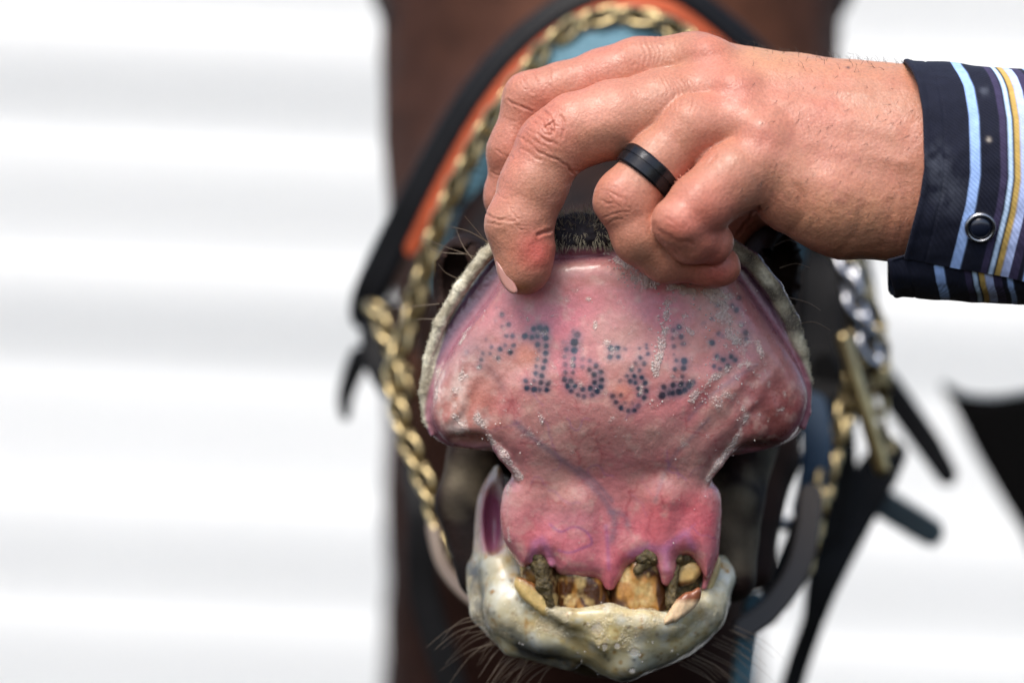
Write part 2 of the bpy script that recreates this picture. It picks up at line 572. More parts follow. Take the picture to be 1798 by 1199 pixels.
mesh_obj('head', V, q, M_coat, horse, col)

# ---- turned-up upper lip and gum
PANEL = Outline([(884, 492), (852, 536), (813, 586), (782, 636), (761, 690), (757, 738), (785, 776), (830, 789), (862, 786),
                 (900, 800), (1000, 830), (1100, 838), (1200, 828), (1262, 805), (1300, 794), (1348, 790), (1392, 770), (1414, 735),
                 (1421, 690), (1404, 642), (1375, 596), (1337, 542), (1303, 494), (1270, 458), (1180, 448), (1080, 450), (970, 455), (910, 466)])
BAND = Outline([(866, 446), (820, 500), (775, 565), (748, 625), (737, 690), (744, 748), (780, 782), (830, 791), (880, 796),
                (1000, 830), (1100, 838), (1200, 828), (1270, 806), (1345, 792), (1396, 773), (1424, 738), (1430, 690), (1421, 634), (1398, 580),
                (1362, 518), (1318, 462), (1272, 436), (1180, 428), (1080, 432), (970, 438), (905, 436)])
NECK = Outline([(846, 742), (872, 790), (898, 832), (884, 862), (878, 905), (884, 950), (905, 985), (922, 1000), (950, 985), (965, 985), (985, 1010),
                (1020, 1012), (1046, 1020), (1072, 1038), (1094, 1022), (1105, 1000), (1140, 985), (1154, 998), (1172, 1028), (1190, 1018), (1196, 985),
                (1215, 980), (1232, 1000), (1245, 1020), (1262, 975), (1268, 915), (1264, 868), (1252, 842),
                (1275, 790), (1312, 735), (1280, 650), (1100, 600), (900, 650)])
RIM_L = [(880, 425, 62, 13), (851, 448, 60, 12), (808, 505, 66, 12), (771, 568, 76, 11), (751, 630, 88, 9), (742, 690, 98, 8), (747, 738, 102, 6), (757, 764, 98, 4)]
RIM_R = [(1275, 425, 62, 14), (1322, 458, 62, 17), (1362, 508, 66, 16), (1394, 564, 76, 14), (1413, 620, 86, 11), (1423, 670, 96, 8), (1423, 725, 100, 6), (1416, 752, 96, 4)]
def lip_mid(x, y):
    cx = (x - 1085) / 335
    d = 34 + 62 * cx * cx
    d = d - 18 * np.exp(-((y - 660) / 130) ** 2) + 0.0 * x
    sp = lambda v: 26 * np.log1p(np.exp(np.clip(v / 26, -20, 20)))
    d = d + 0.5 * (sp(y - 745) - sp(y - 862)) * np.exp(-(cx * 1.1) ** 2)
    return d
def f_lip(p):
    x, y = p[:, 0], p[:, 1]
    mid = lip_mid(x, y)
    f = slab(p, PANEL, mid + 4, 36)
    f = smin(f, slab(p, BAND, mid + 30, 20), 9)
    f = smin(f, chain_sdf(p, RIM_L, 6), 7)
    f = smin(f, chain_sdf(p, RIM_R, 6), 7)
    f = smin(f, slab(p, NECK, mid + 8, 40), 20)
    # roots of the incisors swell the gum
    for (a, b) in (((945, 880, 100, 34), (955, 960, 120, 26)), ((1012, 880, 88, 44), (1020, 985, 108, 36)), ((1165, 870, 84, 46), (1150, 960, 108, 36)), ((1232, 880, 108, 30), (1228, 960, 124, 24))):
        f = smin(f, cone(p, a, b), 24)
    f = smin(f, chain_sdf(p, [(838, 733, 52, 8), (862, 770, 44, 11), (886, 800, 48, 11), (912, 836, 62, 8)], 5), 8)
    f = smin(f, chain_sdf(p, [(1312, 730, 58, 5), (1292, 775, 50, 9), (1262, 815, 56, 9), (1243, 845, 68, 6)], 5), 8)
    f = smax(f, -ellipsoid(p, (818, 780, 30), (46, 20, 58)), 12)        # hollow under the left lobe
    f = smax(f, -ellipsoid(p, (1345, 792, 40), (46, 16, 50)), 14)
    f = smin(f, cone(p, (1000, 700, 130, 60), (1170, 700, 130, 60)), 40)
    f = smin(f, cone(p, (1090, 720, 150, 80), (1085, 920, 230, 110)), 40)
    # gum margin ridges
    f = smin(f, chain_sdf(p, [(935, 985, 84, 7), (940, 956, 80, 9), (952, 950, 80, 9), (963, 972, 82, 8), (970, 992, 84, 7)], 4), 6)
    f = smin(f, chain_sdf(p, [(1110, 975, 82, 8), (1140, 962, 78, 9), (1165, 968, 76, 9), (1190, 950, 82, 8), (1205, 938, 86, 7), (1218, 962, 90, 7)], 4), 6)
    f = smin(f, chain_sdf(p, [(1072, 930, 70, 7), (1070, 990, 72, 9), (1072, 1030, 82, 9)], 4), 9)
    f = smin(f, chain_sdf(p, [(1170, 965, 78, 9), (1172, 1000, 80, 11), (1173, 1022, 88, 9)], 4), 9)
    f = smin(f, chain_sdf(p, [(1258, 900, 110, 9), (1256, 980, 112, 8), (1240, 1035, 114, 5)], 4), 10)
    f = smin(f, chain_sdf(p, [(905, 870, 96, 9), (912, 960, 104, 8), (925, 1000, 110, 5)], 4), 12)
    # pinched nose tip between the fingers
    f = smin(f, ellipsoid(p, (1020, 412, 55), (64, 40, 42)), 10)
    return f
FINGER_DENTS = [(918, 470, 60), (1180, 480, 62), (1262, 478, 50)]
def lip_disp(V, N):
    p = V.astype(F)
    front = np.clip(-N[:, 2], 0, 1)
    inside = np.clip(PANEL(p[:, 0], p[:, 1]) / 30, 0, 1)
    d = fbm(p, 75, 2, 11) * 1.7 * front
    d += vnoise(p, 14, 21) * 0.4 * front
    # longitudinal folds on the lobes
    for x0, sgn in ((800, 1), (1365, -1)):
        w = gauss(p, x0, 720, 70, 75) * front
        ph = (p[:, 0] - x0) * 0.9 * sgn + 0.45 * (p[:, 1] - 700) + 9 * fbm(p, 50, 2, 31)
        d += w * 1.9 * np.sin(ph / 6.5)
    w = gauss(p, 1290, 690, 90, 90) * front
    d += w * 2.0 * np.sin((p[:, 0] + 0.8 * p[:, 1] + 14 * fbm(p, 50, 2, 33)) / 9)
    # gum striation
    g = np.clip((p[:, 1] - 850) / 60, 0, 1) * front
    d += g * 2.0 * fbm(np.stack([p[:, 0], p[:, 1] * 0.2], 1), 22, 2, 41)
    furzone = np.clip(-PANEL(p[:, 0], p[:, 1]) / 12 - 1.2, 0, 1) * (p[:, 1] < 800)
    d += furzone * vnoise(p, 7, 51) * 0.9
    tipz = np.clip((438 - p[:, 1]) / 7, 0, 1) * np.clip((90 - np.abs(p[:, 0] - 1020)) / 20, 0, 1)
    d += tipz * (vnoise(p, 7, 53) * 2.0 + vnoise(p, 16, 54) * 3.0)
    return d
V, q, N = sculpt(f_lip, (700, 350, -60), (1460, 1070, 300), 4.6, 1, lip_disp)
p = V.astype(F)
x, y = p[:, 0], p[:, 1]
front = np.clip(-N[:, 2] * 2, 0, 1)
e = PANEL(x, y)
n1, n2, n3 = fbm(p, 90, 3, 61), fbm(p, 30, 2, 62), fbm(p, 170, 2, 63)
col = np.tile(LIN((200, 146, 140)), (len(V), 1))
col = mix(col, LIN((208, 120, 128)), 0.35 + 0.6 * n1)
col = mix(col, LIN((204, 160, 148)), 0.45 * n2 + 0.35 * n3)
col = mix(col, LIN((212, 108, 128)), 0.8 * gauss(p, 960, 560, 60, 45) + 0.75 * gauss(p, 1175, 545, 50, 60) + 0.5 * gauss(p, 1100, 520, 90, 40))
col = mix(col, LIN((222, 140, 118)), 0.7 * gauss(p, 925, 622, 26, 26) + 0.5 * gauss(p, 1240, 600, 50, 60) + 0.6 * gauss(p, 1090, 690, 20, 20))
col = mix(col, LIN((190, 120, 104)), 0.7 * gauss(p, 830, 700, 60, 70))
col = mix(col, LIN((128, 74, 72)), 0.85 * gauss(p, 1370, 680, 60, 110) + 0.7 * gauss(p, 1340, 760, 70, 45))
col = mix(col, LIN((196, 150, 140)), 0.6 * gauss(p, 800, 720, 40, 60) * (n2 > 0))
col = mix(col, LIN((204, 112, 126)), 0.8 * np.clip((y - 870) / 50, 0, 1))
col = mix(col, LIN((222, 150, 160)), 0.6 * gauss(p, 1005, 915, 40, 22) + 0.6 * gauss(p, 1170, 910, 34, 24))
col = mix(col, LIN((218, 98, 106)), 0.7 * gauss(p, 1165, 905, 45, 40))
col = mix(col, LIN((190, 138, 140)), 0.6 * np.clip((930 - x) / 40, 0, 1) * np.clip((y - 800) / 40, 0, 1))
col = mix(col, LIN((176, 104, 106)), 0.5 * np.clip(fbm(p, 44, 3, 64), 0, 1))
col = mix(col, LIN((214, 176, 166)), 0.5 * np.clip(fbm(p, 16, 3, 65) - 0.15, 0, 1))
col = mix(col, LIN((206, 84, 100)), 0.55 * np.clip(fbm(p, 55, 2, 66), 0, 1) * np.clip((y - 840) / 40, 0, 1))
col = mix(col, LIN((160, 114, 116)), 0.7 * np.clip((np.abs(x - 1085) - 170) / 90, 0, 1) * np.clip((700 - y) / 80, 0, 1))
# veins and vessels
def vein(pts, wdt, c, a):
    global col
    pl = catmull(np.array(pts, float), 5)
    dd = polyline_d(p, pl, wdt * 3)
    col = mix(col, c, a * np.exp(-(dd / wdt) ** 2) * front)
VB, VR, VP = LIN((118, 104, 122)), LIN((160, 44, 62)), LIN((150, 90, 140))
vein([(905, 742), (935, 768), (970, 795), (1015, 830), (1048, 862), (1068, 888), (1080, 915), (1074, 950)], 7, VB, 0.55)
vein([(1018, 822), (1050, 850), (1076, 880)], 4, VB, 0.5)
vein([(1245, 735), (1212, 770), (1185, 800), (1165, 840), (1152, 880)], 4, VB, 0.35)
vein([(1330, 640), (1285, 668), (1240, 700), (1210, 735)], 4, VB, 0.4)
vein([(966, 922), (985, 935), (1008, 926), (1030, 935), (1040, 955), (1020, 965), (1000, 972), (982, 968)], 2.4, VP, 0.6)
vein([(1065, 925), (1068, 960), (1070, 1000)], 4, VP, 0.5)
vein([(1072, 900), (1095, 905), (1104, 925)], 6, VB, 0.5)
r2 = np.random.default_rng(5)
for k in range(70):
    px, py = r2.uniform(860, 1290), r2.uniform(690, 880)
    if k > 52: px, py = r2.uniform(930, 1240), r2.uniform(850, 960)
    ang = r2.uniform(0, 6.28); pts = [(px, py)]
    for s in range(r2.integers(4, 11)):
        ang += r2.normal(0, 0.55); px += 7 * math.cos(ang); py += 7 * math.sin(ang); pts.append((px, py))
    vein(pts, r2.uniform(1.4, 2.4), VR if k % 4 else VP, r2.uniform(0.15, 0.4))
# tattoo: punched dots of blue-black ink
T1 = [(487,135,28,.7),(558,240,28,.8),(487,260,18,.5),(420,200,12,.35),(535,358,24,.7),(602,358,26,.8),(520,455,22,.6),(612,460,26,.8),(468,500,28,.9),(577,530,30,1),(448,590,24,.8),(375,475,22,.6),(362,545,20,.6),(285,540,22,.7),(270,610,24,.85),(250,685,26,.9),(115,530,26,.4),(220,480,16,.4),(320,395,15,.4),(430,60,12,.3),
 (822,285,30,1),(885,275,32,.95),(945,295,40,1),(915,290,34,.9),(730,360,34,1),(805,372,28,.95),(862,362,26,.9),(950,380,36,1),(862,450,32,.9),(955,465,32,.9),(880,520,20,.4),(950,540,30,.95),(862,603,18,.6),(942,622,28,1),(850,677,22,.7),(925,693,28,1),(843,752,26,.9),(908,778,30,1),(738,830,26,.9),(825,830,22,.7),(898,850,28,.9),(970,865,26,.8),(990,840,20,.5),(750,908,30,1),(828,920,34,1),(885,925,24,.7),(960,925,28,1),
 (1280,345,40,.7),(1240,310,20,.4),(1252,425,44,1),(1250,512,38,1),(1160,500,30,.7),(1140,425,28,.3),(1150,580,26,.5),(1242,600,28,.8),(1155,660,28,.6),(1240,672,30,.8),(1158,742,28,.7),(1238,745,22,.7),(1148,815,30,.9),(1215,830,30,.9),(1180,885,32,1),(1258,887,28,1),(1213,942,28,.8),(1288,980,24,.7),(1352,998,26,.7),(1437,985,26,.7),(1340,920,28,.9),(1418,912,30,1),(1490,940,32,1),(1527,893,32,1),(1537,820,30,1),(1462,848,28,1),(1527,738,28,.9),(1458,768,30,1),(1478,672,28,.8),(1408,715,26,.8),(1410,620,26,.6),(1333,605,26,.4),(1333,685,24,.5)]
T2 = [(110,555,28,1),(170,555,24,.95),(238,565,18,.5),(105,635,24,.9),(178,632,22,.9),(362,560,16,.6),(425,525,14,.7),(425,555,14,.7),(438,605,20,.8),(370,642,20,.9),(330,690,20,.6),(405,692,22,.8),(290,745,20,1),(362,748,20,.8),(250,800,18,.7),(318,800,20,1),(382,812,22,1),(278,845,24,.9),(325,858,20,1),(412,862,24,1),(190,842,20,.4),(352,908,20,.9),(418,928,26,1),(125,975,24,.8),(200,970,18,.7),(355,965,20,.9),(405,990,24,1),(155,1030,22,.9),(200,1080,24,1),(235,1035,15,.4),(300,1040,18,.4),(355,1060,26,.6),(265,1105,20,.8),(320,1102,22,.9),
 (712,372,26,1),(660,400,22,.6),(730,455,24,.8),(655,470,20,.6),(665,540,20,.7),(748,520,24,.6),(665,612,10,.5),(755,668,32,1),(685,665,18,.8),(750,732,26,.95),(672,740,20,.9),(660,805,14,.6),(740,805,20,.7),(575,895,26,.9),(657,878,26,1),(730,875,28,1),(560,970,34,.95),(625,950,24,.9),(655,950,26,1),(710,938,32,1),(760,920,28,.95),(800,880,34,.9),(835,855,24,.7),
 (1045,630,22,1),(1100,658,22,1),(1170,630,22,1),(1205,662,22,1),(1020,715,20,.8),(1070,738,20,.7),(1138,710,24,.9),(1000,508,28,1),(1060,430,22,.6),(1000,295,16,.6),(930,335,20,.3),(1055,180,18,.6),(1110,155,16,.4),(1180,180,20,.6),(1245,115,22,.6),(1220,222,26,.8),(1300,420,26,.7),(1305,480,24,.7),(1270,345,22,.4),(1215,500,24,.4),(1100,455,20,.4)]
DOTS = [(800 + a / 6, 530 + b / 6, r / 6, w) for a, b, r, w in T1] + [(1050 + a / 5, 500 + b / 5, r / 5, w) for a, b, r, w in T2]
INK, INK2 = LIN((38, 54, 74)), LIN((46, 48, 64))
wob = p[:, :2] + np.stack([vnoise(p, 5, 71), vnoise(p, 5, 72)], 1) * 0.8
halo = np.zeros(len(p), F); ink = np.zeros(len(p), F)
for (a, b, r, w) in DOTS:
    m = (np.abs(x - a) < 16) & (np.abs(y - b) < 16)
    dd = np.hypot(wob[m, 0] - a, wob[m, 1] - b)
    ink[m] = np.maximum(ink[m], w * np.clip((r * 1.0 - dd) / 3.4 + 0.45, 0, 1))
    halo[m] += w * 0.5 * np.exp(-(dd / (r * 1.8)) ** 2)
col = mix(col, LIN((96, 94, 114)), np.minimum(halo, 0.75) * front)
col = mix(col, np.where(vnoise(p, 30, 73)[:, None] > 0, INK, INK2), ink * 0.96 * front)
col = mix(col, LIN((150, 112, 118)), 0.35 * gauss(p, 832, 610, 20, 16))
dd = polyline_d(p, [(858, 645), (872, 662), (882, 680)], 40)
col = mix(col, LIN((120, 78, 84)), 0.5 * np.exp(-(dd / 9) ** 2))
col = col * np.array([0.90, 0.92, 0.88])
# pigmented edge, then fur
upper = np.clip((815 - y) / 20, 0, 1)
lobes = np.clip((np.abs(x - 1085) - 190) / 25, 0, 1)
topedge = np.clip((470 - y) / 8, 0, 1)
edge = np.clip(1 - e / (12 + 5 * n2), 0, 1) * upper * np.maximum(lobes, topedge)
col = mix(col, LIN((146, 96, 112)), 0.8 * edge)
col = mix(col, LIN((112, 82, 100)), np.clip((-e - 8) / 8, 0, 1) * upper * np.maximum(lobes, topedge))
rimd = np.minimum(polyline_d(p, [(a, b) for a, b, _, _ in RIM_L[:7]], 60), polyline_d(p, [(a, b) for a, b, _, _ in RIM_R[:6]], 60))
fur = np.clip((16 - rimd) / 4, 0, 1) * np.clip((-e - 8) / 6, 0, 1)
furc = mix(np.tile(LIN((218, 213, 190)), (len(V), 1)), LIN((166, 158, 136)), 0.5 + 0.9 * fbm(p, 26, 3, 81))
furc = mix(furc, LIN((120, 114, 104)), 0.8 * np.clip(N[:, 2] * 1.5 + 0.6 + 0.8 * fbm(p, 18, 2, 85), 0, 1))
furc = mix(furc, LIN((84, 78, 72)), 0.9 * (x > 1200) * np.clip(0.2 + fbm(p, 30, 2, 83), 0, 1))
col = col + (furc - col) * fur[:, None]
tip = tip_w = np.clip((438 - y) / 7, 0, 1) * np.clip((90 - np.abs(x - 1020)) / 20, 0, 1)
col = mix(col, LIN((48, 46, 52)), tip)
# purple gum margins
for pl in ([(935, 985), (940, 956), (952, 950), (963, 972), (970, 992)], [(1110, 975), (1140, 962), (1165, 968), (1190, 950), (1205, 938), (1218, 962)], [(1170, 965), (1172, 1000)]):
    dd = polyline_d(p, pl, 40)
    col = mix(col, LIN((188, 122, 158)), 0.6 * np.exp(-(dd / 8) ** 2) * front)
# pale dried saliva along the fold edges
for pl, wd in (([(838, 733), (862, 770), (886, 800), (912, 836)], 9), ([(1312, 730), (1292, 775), (1262, 815), (1243, 845)], 7), ([(820, 640), (795, 700), (800, 740), (850, 745)], 16), ([(775, 640), (770, 700), (785, 750), (830, 765)], 9)):
    dd = polyline_d(p, pl, 50)
    col = mix(col, LIN((226, 200, 190)), 0.75 * np.exp(-(dd / wd) ** 2) * np.clip(0.35 + 1.1 * fbm(p, 14, 2, 91), 0, 1) * front)
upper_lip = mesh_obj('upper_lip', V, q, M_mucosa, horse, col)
upper_lip.data.materials.append(M_furskin)
upper_lip.data.polygons.foreach_set('material_index', (np.maximum(fur, tip_w)[q].mean(1) > 0.5).astype(np.int32))
LIP_V, LIP_N, LIP_Q, LIP_E = V, N, q, e

def lip_point(px, py):
    """front surface of the lip at photo position"""
    d = np.linspace(-60, 200, 130).astype(F)
    pp = np.stack([np.full(130, px, F), np.full(130, py, F), d], 1)
    v = f_lip(pp)
    i = int(np.argmax(v < 0))
    return (px, py, float(d[i])) if v[i] < 0 else None
# ---- lower lip with foam
LOWER = Outline([(874, 820), (850, 850), (834, 895), (829, 950), (822, 1000), (830, 1055), (852, 1105), (890, 1140), (960, 1158), (1020, 1172),
                 (1060, 1192), (1095, 1200), (1140, 1190), (1200, 1168), (1252, 1130), (1285, 1080), (1297, 1030), (1292, 985), (1276, 975),
                 (1258, 1005), (1232, 1046), (1185, 1072), (1130, 1080), (1070, 1072), (1010, 1066), (960, 1048), (922, 1008), (902, 980), (893, 930), (886, 860)])
def low_mid(x, y):
    cx = (x - 1065) / 235
    return 150 + 95 * cx * cx - 26 * np.exp(-((y - 1110) / 70) ** 2)
def f_low(p):
    x, y = p[:, 0], p[:, 1]
    mid = low_mid(x, y)
    f = slab(p, LOWER, mid, 46)
    f = smin(f, chain_sdf(p, [(1000, 1090, 124, 26), (1070, 1112, 106, 44), (1140, 1105, 112, 36), (1100, 1165, 118, 34)], 20), 26)
    f = smin(f, chain_sdf(p, [(880, 1010, 182, 40), (900, 1075, 152, 48), (960, 1120, 132, 38)], 20), 24)
    f = smin(f, chain_sdf(p, [(1265, 1020, 182, 34), (1235, 1080, 150, 42), (1180, 1120, 132, 40)], 20), 24)
    f = smin(f, chain_sdf(p, [(838, 1010, 222, 22), (850, 1080, 197, 24), (900, 1138, 172, 20), (1000, 1168, 157, 18)], 10), 16)
    f = smin(f, chain_sdf(p, [(925, 1050, 112, 12), (960, 1082, 92, 14), (1000, 1090, 80, 16), (1070, 1084, 76, 17), (1130, 1096, 78, 17), (1180, 1102, 84, 15), (1238, 1062, 112, 14)], 10), 20)
    f = smax(f, -chain_sdf(p, [(955, 1090, 78, 8), (1010, 1132, 72, 14), (1062, 1170, 78, 8)], 5), 18)
    f = smax(f, -ellipsoid(p, (866, 918, 182), (20, 64, 46)), 16)      # inside of the lip corner
    f = smin(f, ellipsoid(p, (1075, 1090, 272), (200, 90, 130)), 40)
    return f
def low_disp(V, N):
    p = V.astype(F)
    d = fbm(p, 70, 2, 101) * 1.8 + vnoise(p, 10, 104) * 0.3 + vnoise(p, 22, 105) * 0.8
    for bx, by, r in ((1050, 1107, 13), (1063, 1138, 8), (1085, 1137, 7), (1115, 1148, 10), (1112, 1182, 7), (988, 1103, 7), (918, 1062, 6), (935, 1075, 6), (1106, 1105, 5), (1072, 1086, 6)):
        rr = np.hypot(p[:, 0] - bx, p[:, 1] - by)
        d += np.where(N[:, 2] < 0, -2.2 * np.exp(-(rr / r) ** 2) + 1.2 * np.exp(-((rr - r) / 2.5) ** 2), 0)
    return d
V, q, N = sculpt(f_low, (790, 790, -10), (1330, 1230, 400), 5.2, 1, low_disp)
p = V.astype(F); x, y = p[:, 0], p[:, 1]
n1, n2 = fbm(p, 44, 3, 111), fbm(p, 22, 3, 112)
col = np.tile(LIN((184, 176, 146)), (len(V), 1))
col = mix(col, LIN((200, 200, 184)), 0.3 + 0.9 * n1)
col = mix(col, LIN((176, 146, 84)), np.clip(n2 - 0.1, 0, 1) * 0.9)
col = mix(col, LIN((214, 196, 138)), 0.95 * gauss(p, 1085, 1108, 130, 52))
col = mix(col, LIN((206, 210, 204)), 0.8 * np.clip(fbm(p, 26, 3, 117) - 0.1, 0, 1))
col = mix(col, LIN((130, 124, 104)), 0.45 * np.clip(fbm(p, 36, 3, 118) - 0.15, 0, 1))
col = mix(col, LIN((160, 120, 50)), 0.9 * np.clip(fbm(p, 12, 2, 113) - 0.55, 0, 1) * 2)
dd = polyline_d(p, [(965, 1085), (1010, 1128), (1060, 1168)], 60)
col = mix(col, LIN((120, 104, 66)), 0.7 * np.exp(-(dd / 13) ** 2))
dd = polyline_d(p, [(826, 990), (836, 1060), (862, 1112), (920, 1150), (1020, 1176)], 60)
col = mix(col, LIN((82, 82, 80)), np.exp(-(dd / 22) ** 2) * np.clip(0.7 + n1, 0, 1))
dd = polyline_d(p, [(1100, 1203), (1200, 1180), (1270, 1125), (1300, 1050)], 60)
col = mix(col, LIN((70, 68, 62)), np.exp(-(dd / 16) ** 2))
for k in range(90):
    a, b, r = rng.uniform(840, 1280), rng.uniform(1010, 1180), rng.uniform(1.5, 3.6)
    dd = np.hypot(x - a, y - b)
    col = mix(col, LIN((120, 92, 50)) if k % 2 else LIN((84, 80, 74)), 0.7 * np.exp(-(dd / r) ** 2))
pur = gauss(p, 862, 922, 22, 66)
col = mix(col, LIN((150, 84, 112)), 1.6 * pur * (np.clip((985 - y) / 12, 0, 1)))
col = mix(col, LIN((196, 180, 168)), np.clip((846 - x) / 12, 0, 1) * np.clip((980 - y) / 20, 0, 1) * 0.7)
lower_lip_V, lower_lip_N, lower_lip_Q = V, N, q
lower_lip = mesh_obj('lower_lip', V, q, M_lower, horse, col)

# ---- upper incisors
TEETH = [
    ([(905, 1016), (922, 1018), (950, 1038), (974, 1078), (962, 1088), (930, 1066), (906, 1040)], 86, (196, 168, 108), 9),
    ([(912, 988), (935, 984), (958, 990), (980, 1000), (982, 1040), (976, 1076), (958, 1056), (938, 1036), (916, 1018)], 104, (104, 76, 38), 3),
    ([(980, 1000), (1004, 996), (1040, 1006), (1064, 1022), (1075, 1056), (1072, 1094), (1040, 1086), (1024, 1096), (1000, 1084), (984, 1090), (978, 1050)], 96, (164, 116, 56), 4),
    ([(1068, 1046), (1084, 1010), (1104, 988), (1136, 974), (1164, 986), (1174, 1030), (1176, 1074), (1160, 1092), (1142, 1084), (1118, 1100), (1094, 1088), (1070, 1096)], 94, (168, 120, 60), 5),
    ([(1186, 1004), (1202, 990), (1226, 990), (1234, 1006), (1224, 1024), (1202, 1034), (1186, 1026)], 100, (196, 164, 104), 6),
    ([(1166, 1096), (1178, 1072), (1196, 1050), (1228, 1034), (1231, 1052), (1220, 1074), (1198, 1090), (1176, 1099)], 66, (218, 188, 150), 7),
    ([(1236, 1050), (1250, 1010), (1266, 980), (1270, 1000), (1256, 1040), (1246, 1056)], 130, (196, 176, 128), 8),
]
for pts, dm, c, sd in TEETH:
    ol = Outline(pts, pad=40)
    cx = np.mean([a for a, _ in pts]); cy = np.mean([b for _, b in pts])
    R = 20 if sd in (3, 4, 5) else 11
    ft = lambda pp, ol=ol, dm=dm, cx=cx, R=R: slab(pp, ol, dm + 0.006 * (pp[:, 0] - cx) ** 2, R)
    lo = ol.poly.min(0); hi = ol.poly.max(0)
    def tdisp(V, N, sd=sd, cx=cx):
        pp = V.astype(F)
        return fbm(np.stack([pp[:, 0], pp[:, 1] * 0.35], 1), 16, 3, 120 + sd) * 2.0 - 3.0 * np.exp(-((pp[:, 0] - cx) / 7) ** 2) * (N[:, 2] < 0) * (sd in (4, 5))
    V, q, N = sculpt(ft, (lo[0] - 12, lo[1] - 12, dm - 40), (hi[0] + 12, hi[1] + 12, dm + 70), 4.0, 1, tdisp)
    p = V.astype(F)
    col = np.tile(LIN(c), (len(V), 1))
    if sd in (3, 4, 5):
        st = fbm(np.stack([p[:, 0], p[:, 1] * 0.4], 1), 22, 3, 130 + sd)
        col = mix(col, LIN((66, 36, 14)), np.clip(0.4 + 2.2 * st, 0, 1))
        col = mix(col, LIN((58, 44, 20)), 0.95 * np.clip((lo[1] + 30 + 8 * fbm(p, 14, 2, 133) - p[:, 1]) / 16, 0, 1))
        col = mix(col, LIN((196, 168, 112)), 1.2 * np.clip(fbm(p, 20, 3, 140 + sd) - 0.15, 0, 1))
        col = mix(col, LIN((210, 180, 120)), 0.7 * np.clip((p[:, 1] - hi[1] + 20) / 16, 0, 1))
    elif sd == 9:
        col = mix(col, LIN((104, 52, 16)), np.clip((1034 + 0.6 * (p[:, 0] - 925) - p[:, 1]) / 10, 0, 1) * 0.9)
    elif sd == 7:
        col = mix(col, LIN((120, 50, 14)), np.clip((1062 - p[:, 1]) / 10, 0, 1) * 0.9)
    elif sd == 6:
        col = mix(col, LIN((90, 44, 14)), np.clip((p[:, 1] - 1018) / 10, 0, 1) * 0.9)
    mesh_obj('tooth', V, q, M_tooth, horse, col)

# ---- chewed feed packed round the teeth
FEED = [[(925, 1000, 122, 12), (975, 1040, 118, 18), (1070, 1062, 118, 16), (1110, 1050, 120, 14), (1175, 1050, 112, 18), (1215, 1020, 122, 18), (1240, 1000, 130, 12)],
        [(1150, 965, 80, 5), (1140, 990, 76, 9), (1120, 1004, 74, 6)],
        [(1200, 955, 88, 5), (1196, 985, 88, 9), (1186, 1010, 88, 7), (1182, 1060, 82, 8)],
        [(940, 975, 80, 10), (950, 1000, 82, 14), (955, 1030, 80, 13), (968, 1068, 84, 8)],
        [(1128, 985, 74, 10), (1142, 970, 76, 12), (1150, 985, 74, 10)],
        [(1208, 962, 92, 8), (1206, 985, 98, 11), (1226, 988, 100, 8)],
        [(1186, 1030, 86, 8), (1180, 1060, 84, 9)]]
for k, ch in enumerate(FEED):
    a = np.array(ch)
    ff = lambda pp, ch=ch, k=k: chain_sdf(pp, ch, 6) + fbm(pp, 14, 2, 150 + k) * 3.0
    V, q, N = sculpt(ff, a[:, :3].min(0) - 22, a[:, :3].max(0) + 22, 3.6, 1)
    o = mesh_obj('feed_residue', V, q, M_feed, horse)

# ---- foam bubbles on the lip, with pale specks standing in for wet glints
def sphere_arrays(nu=8, nv=5):
    V = [(0, 0, -1)]
    for j in range(1, nv):
        t = math.pi * j / nv
        for i in range(nu):
            a = 2 * math.pi * i / nu
            V.append((math.sin(t) * math.cos(a), math.sin(t) * math.sin(a), -math.cos(t)))
    V.append((0, 0, 1))
    T = []
    for i in range(nu):
        T.append((0, 1 + (i + 1) % nu, 1 + i))
        for j in range(nv - 2):
            a, b = 1 + j * nu + i, 1 + j * nu + (i + 1) % nu
            T.append((a, b, b + nu)); T.append((a, b + nu, a + nu))
        l = 1 + (nv - 2) * nu
        T.append((l + i, l + (i + 1) % nu, len(V) - 1))
    return np.array(V), np.array(T)
SV, ST = sphere_arrays()
front_idx = np.where(LIP_N[:, 2] < -0.25)[0]
fx, fy = LIP_V[front_idx, 0], LIP_V[front_idx, 1]
LOW_V = lower_lip_V; LOW_N = lower_lip_N
low_idx = np.where(LOW_N[:, 2] < -0.2)[0]
def on_low(a, b):
    m = np.where((np.abs(LOW_V[low_idx, 0] - a) < 5) & (np.abs(LOW_V[low_idx, 1] - b) < 5))[0]
    if not len(m): return None
    return LOW_V[low_idx[m[np.argmin(LOW_V[low_idx[m], 2])]]]
def on_lip(a, b):
    m = (np.abs(fx - a) < 5) & (np.abs(fy - b) < 5)
    if not m.any(): return None
    i = np.where(m)[0]
    j = i[np.argmin(LIP_V[front_idx[i], 2])]
    return LIP_V[front_idx[j]]
def bubbles(name, spots, mat, where=None):
    Vs, Ts, off = [], [], 0
    for a, b, r in spots:
        s = (where or on_lip)(a, b)
        if s is None: continue
        r *= 0.9; c = np.array([a, b, s[2] - 0.1 * r])
        Vs.append(SV * np.array([r * rng.uniform(.85, 1.15), r * rng.uniform(.85, 1.15), r * 0.6]) + c); Ts.append(ST + off); off += len(SV)
    o = mesh_obj(name, np.concatenate(Vs), np.concatenate(Ts), mat, horse)
    o['kind'] = 'stuff'
    return o
spots = []
for _ in range(110):
    t = rng.random(); a = 1075 + 75 * t + rng.normal(0, 13); b = 455 + 48 * t + rng.normal(0, 10)
    spots.append((a, b, rng.uniform(1.0, 2.6)))
for _ in range(60):
    t = rng.random(); a = 1170 - 22 * t + rng.normal(0, 6); b = 535 + 120 * t + rng.normal(0, 6)
    spots.append((a, b, rng.uniform(1.4, 3.8)))
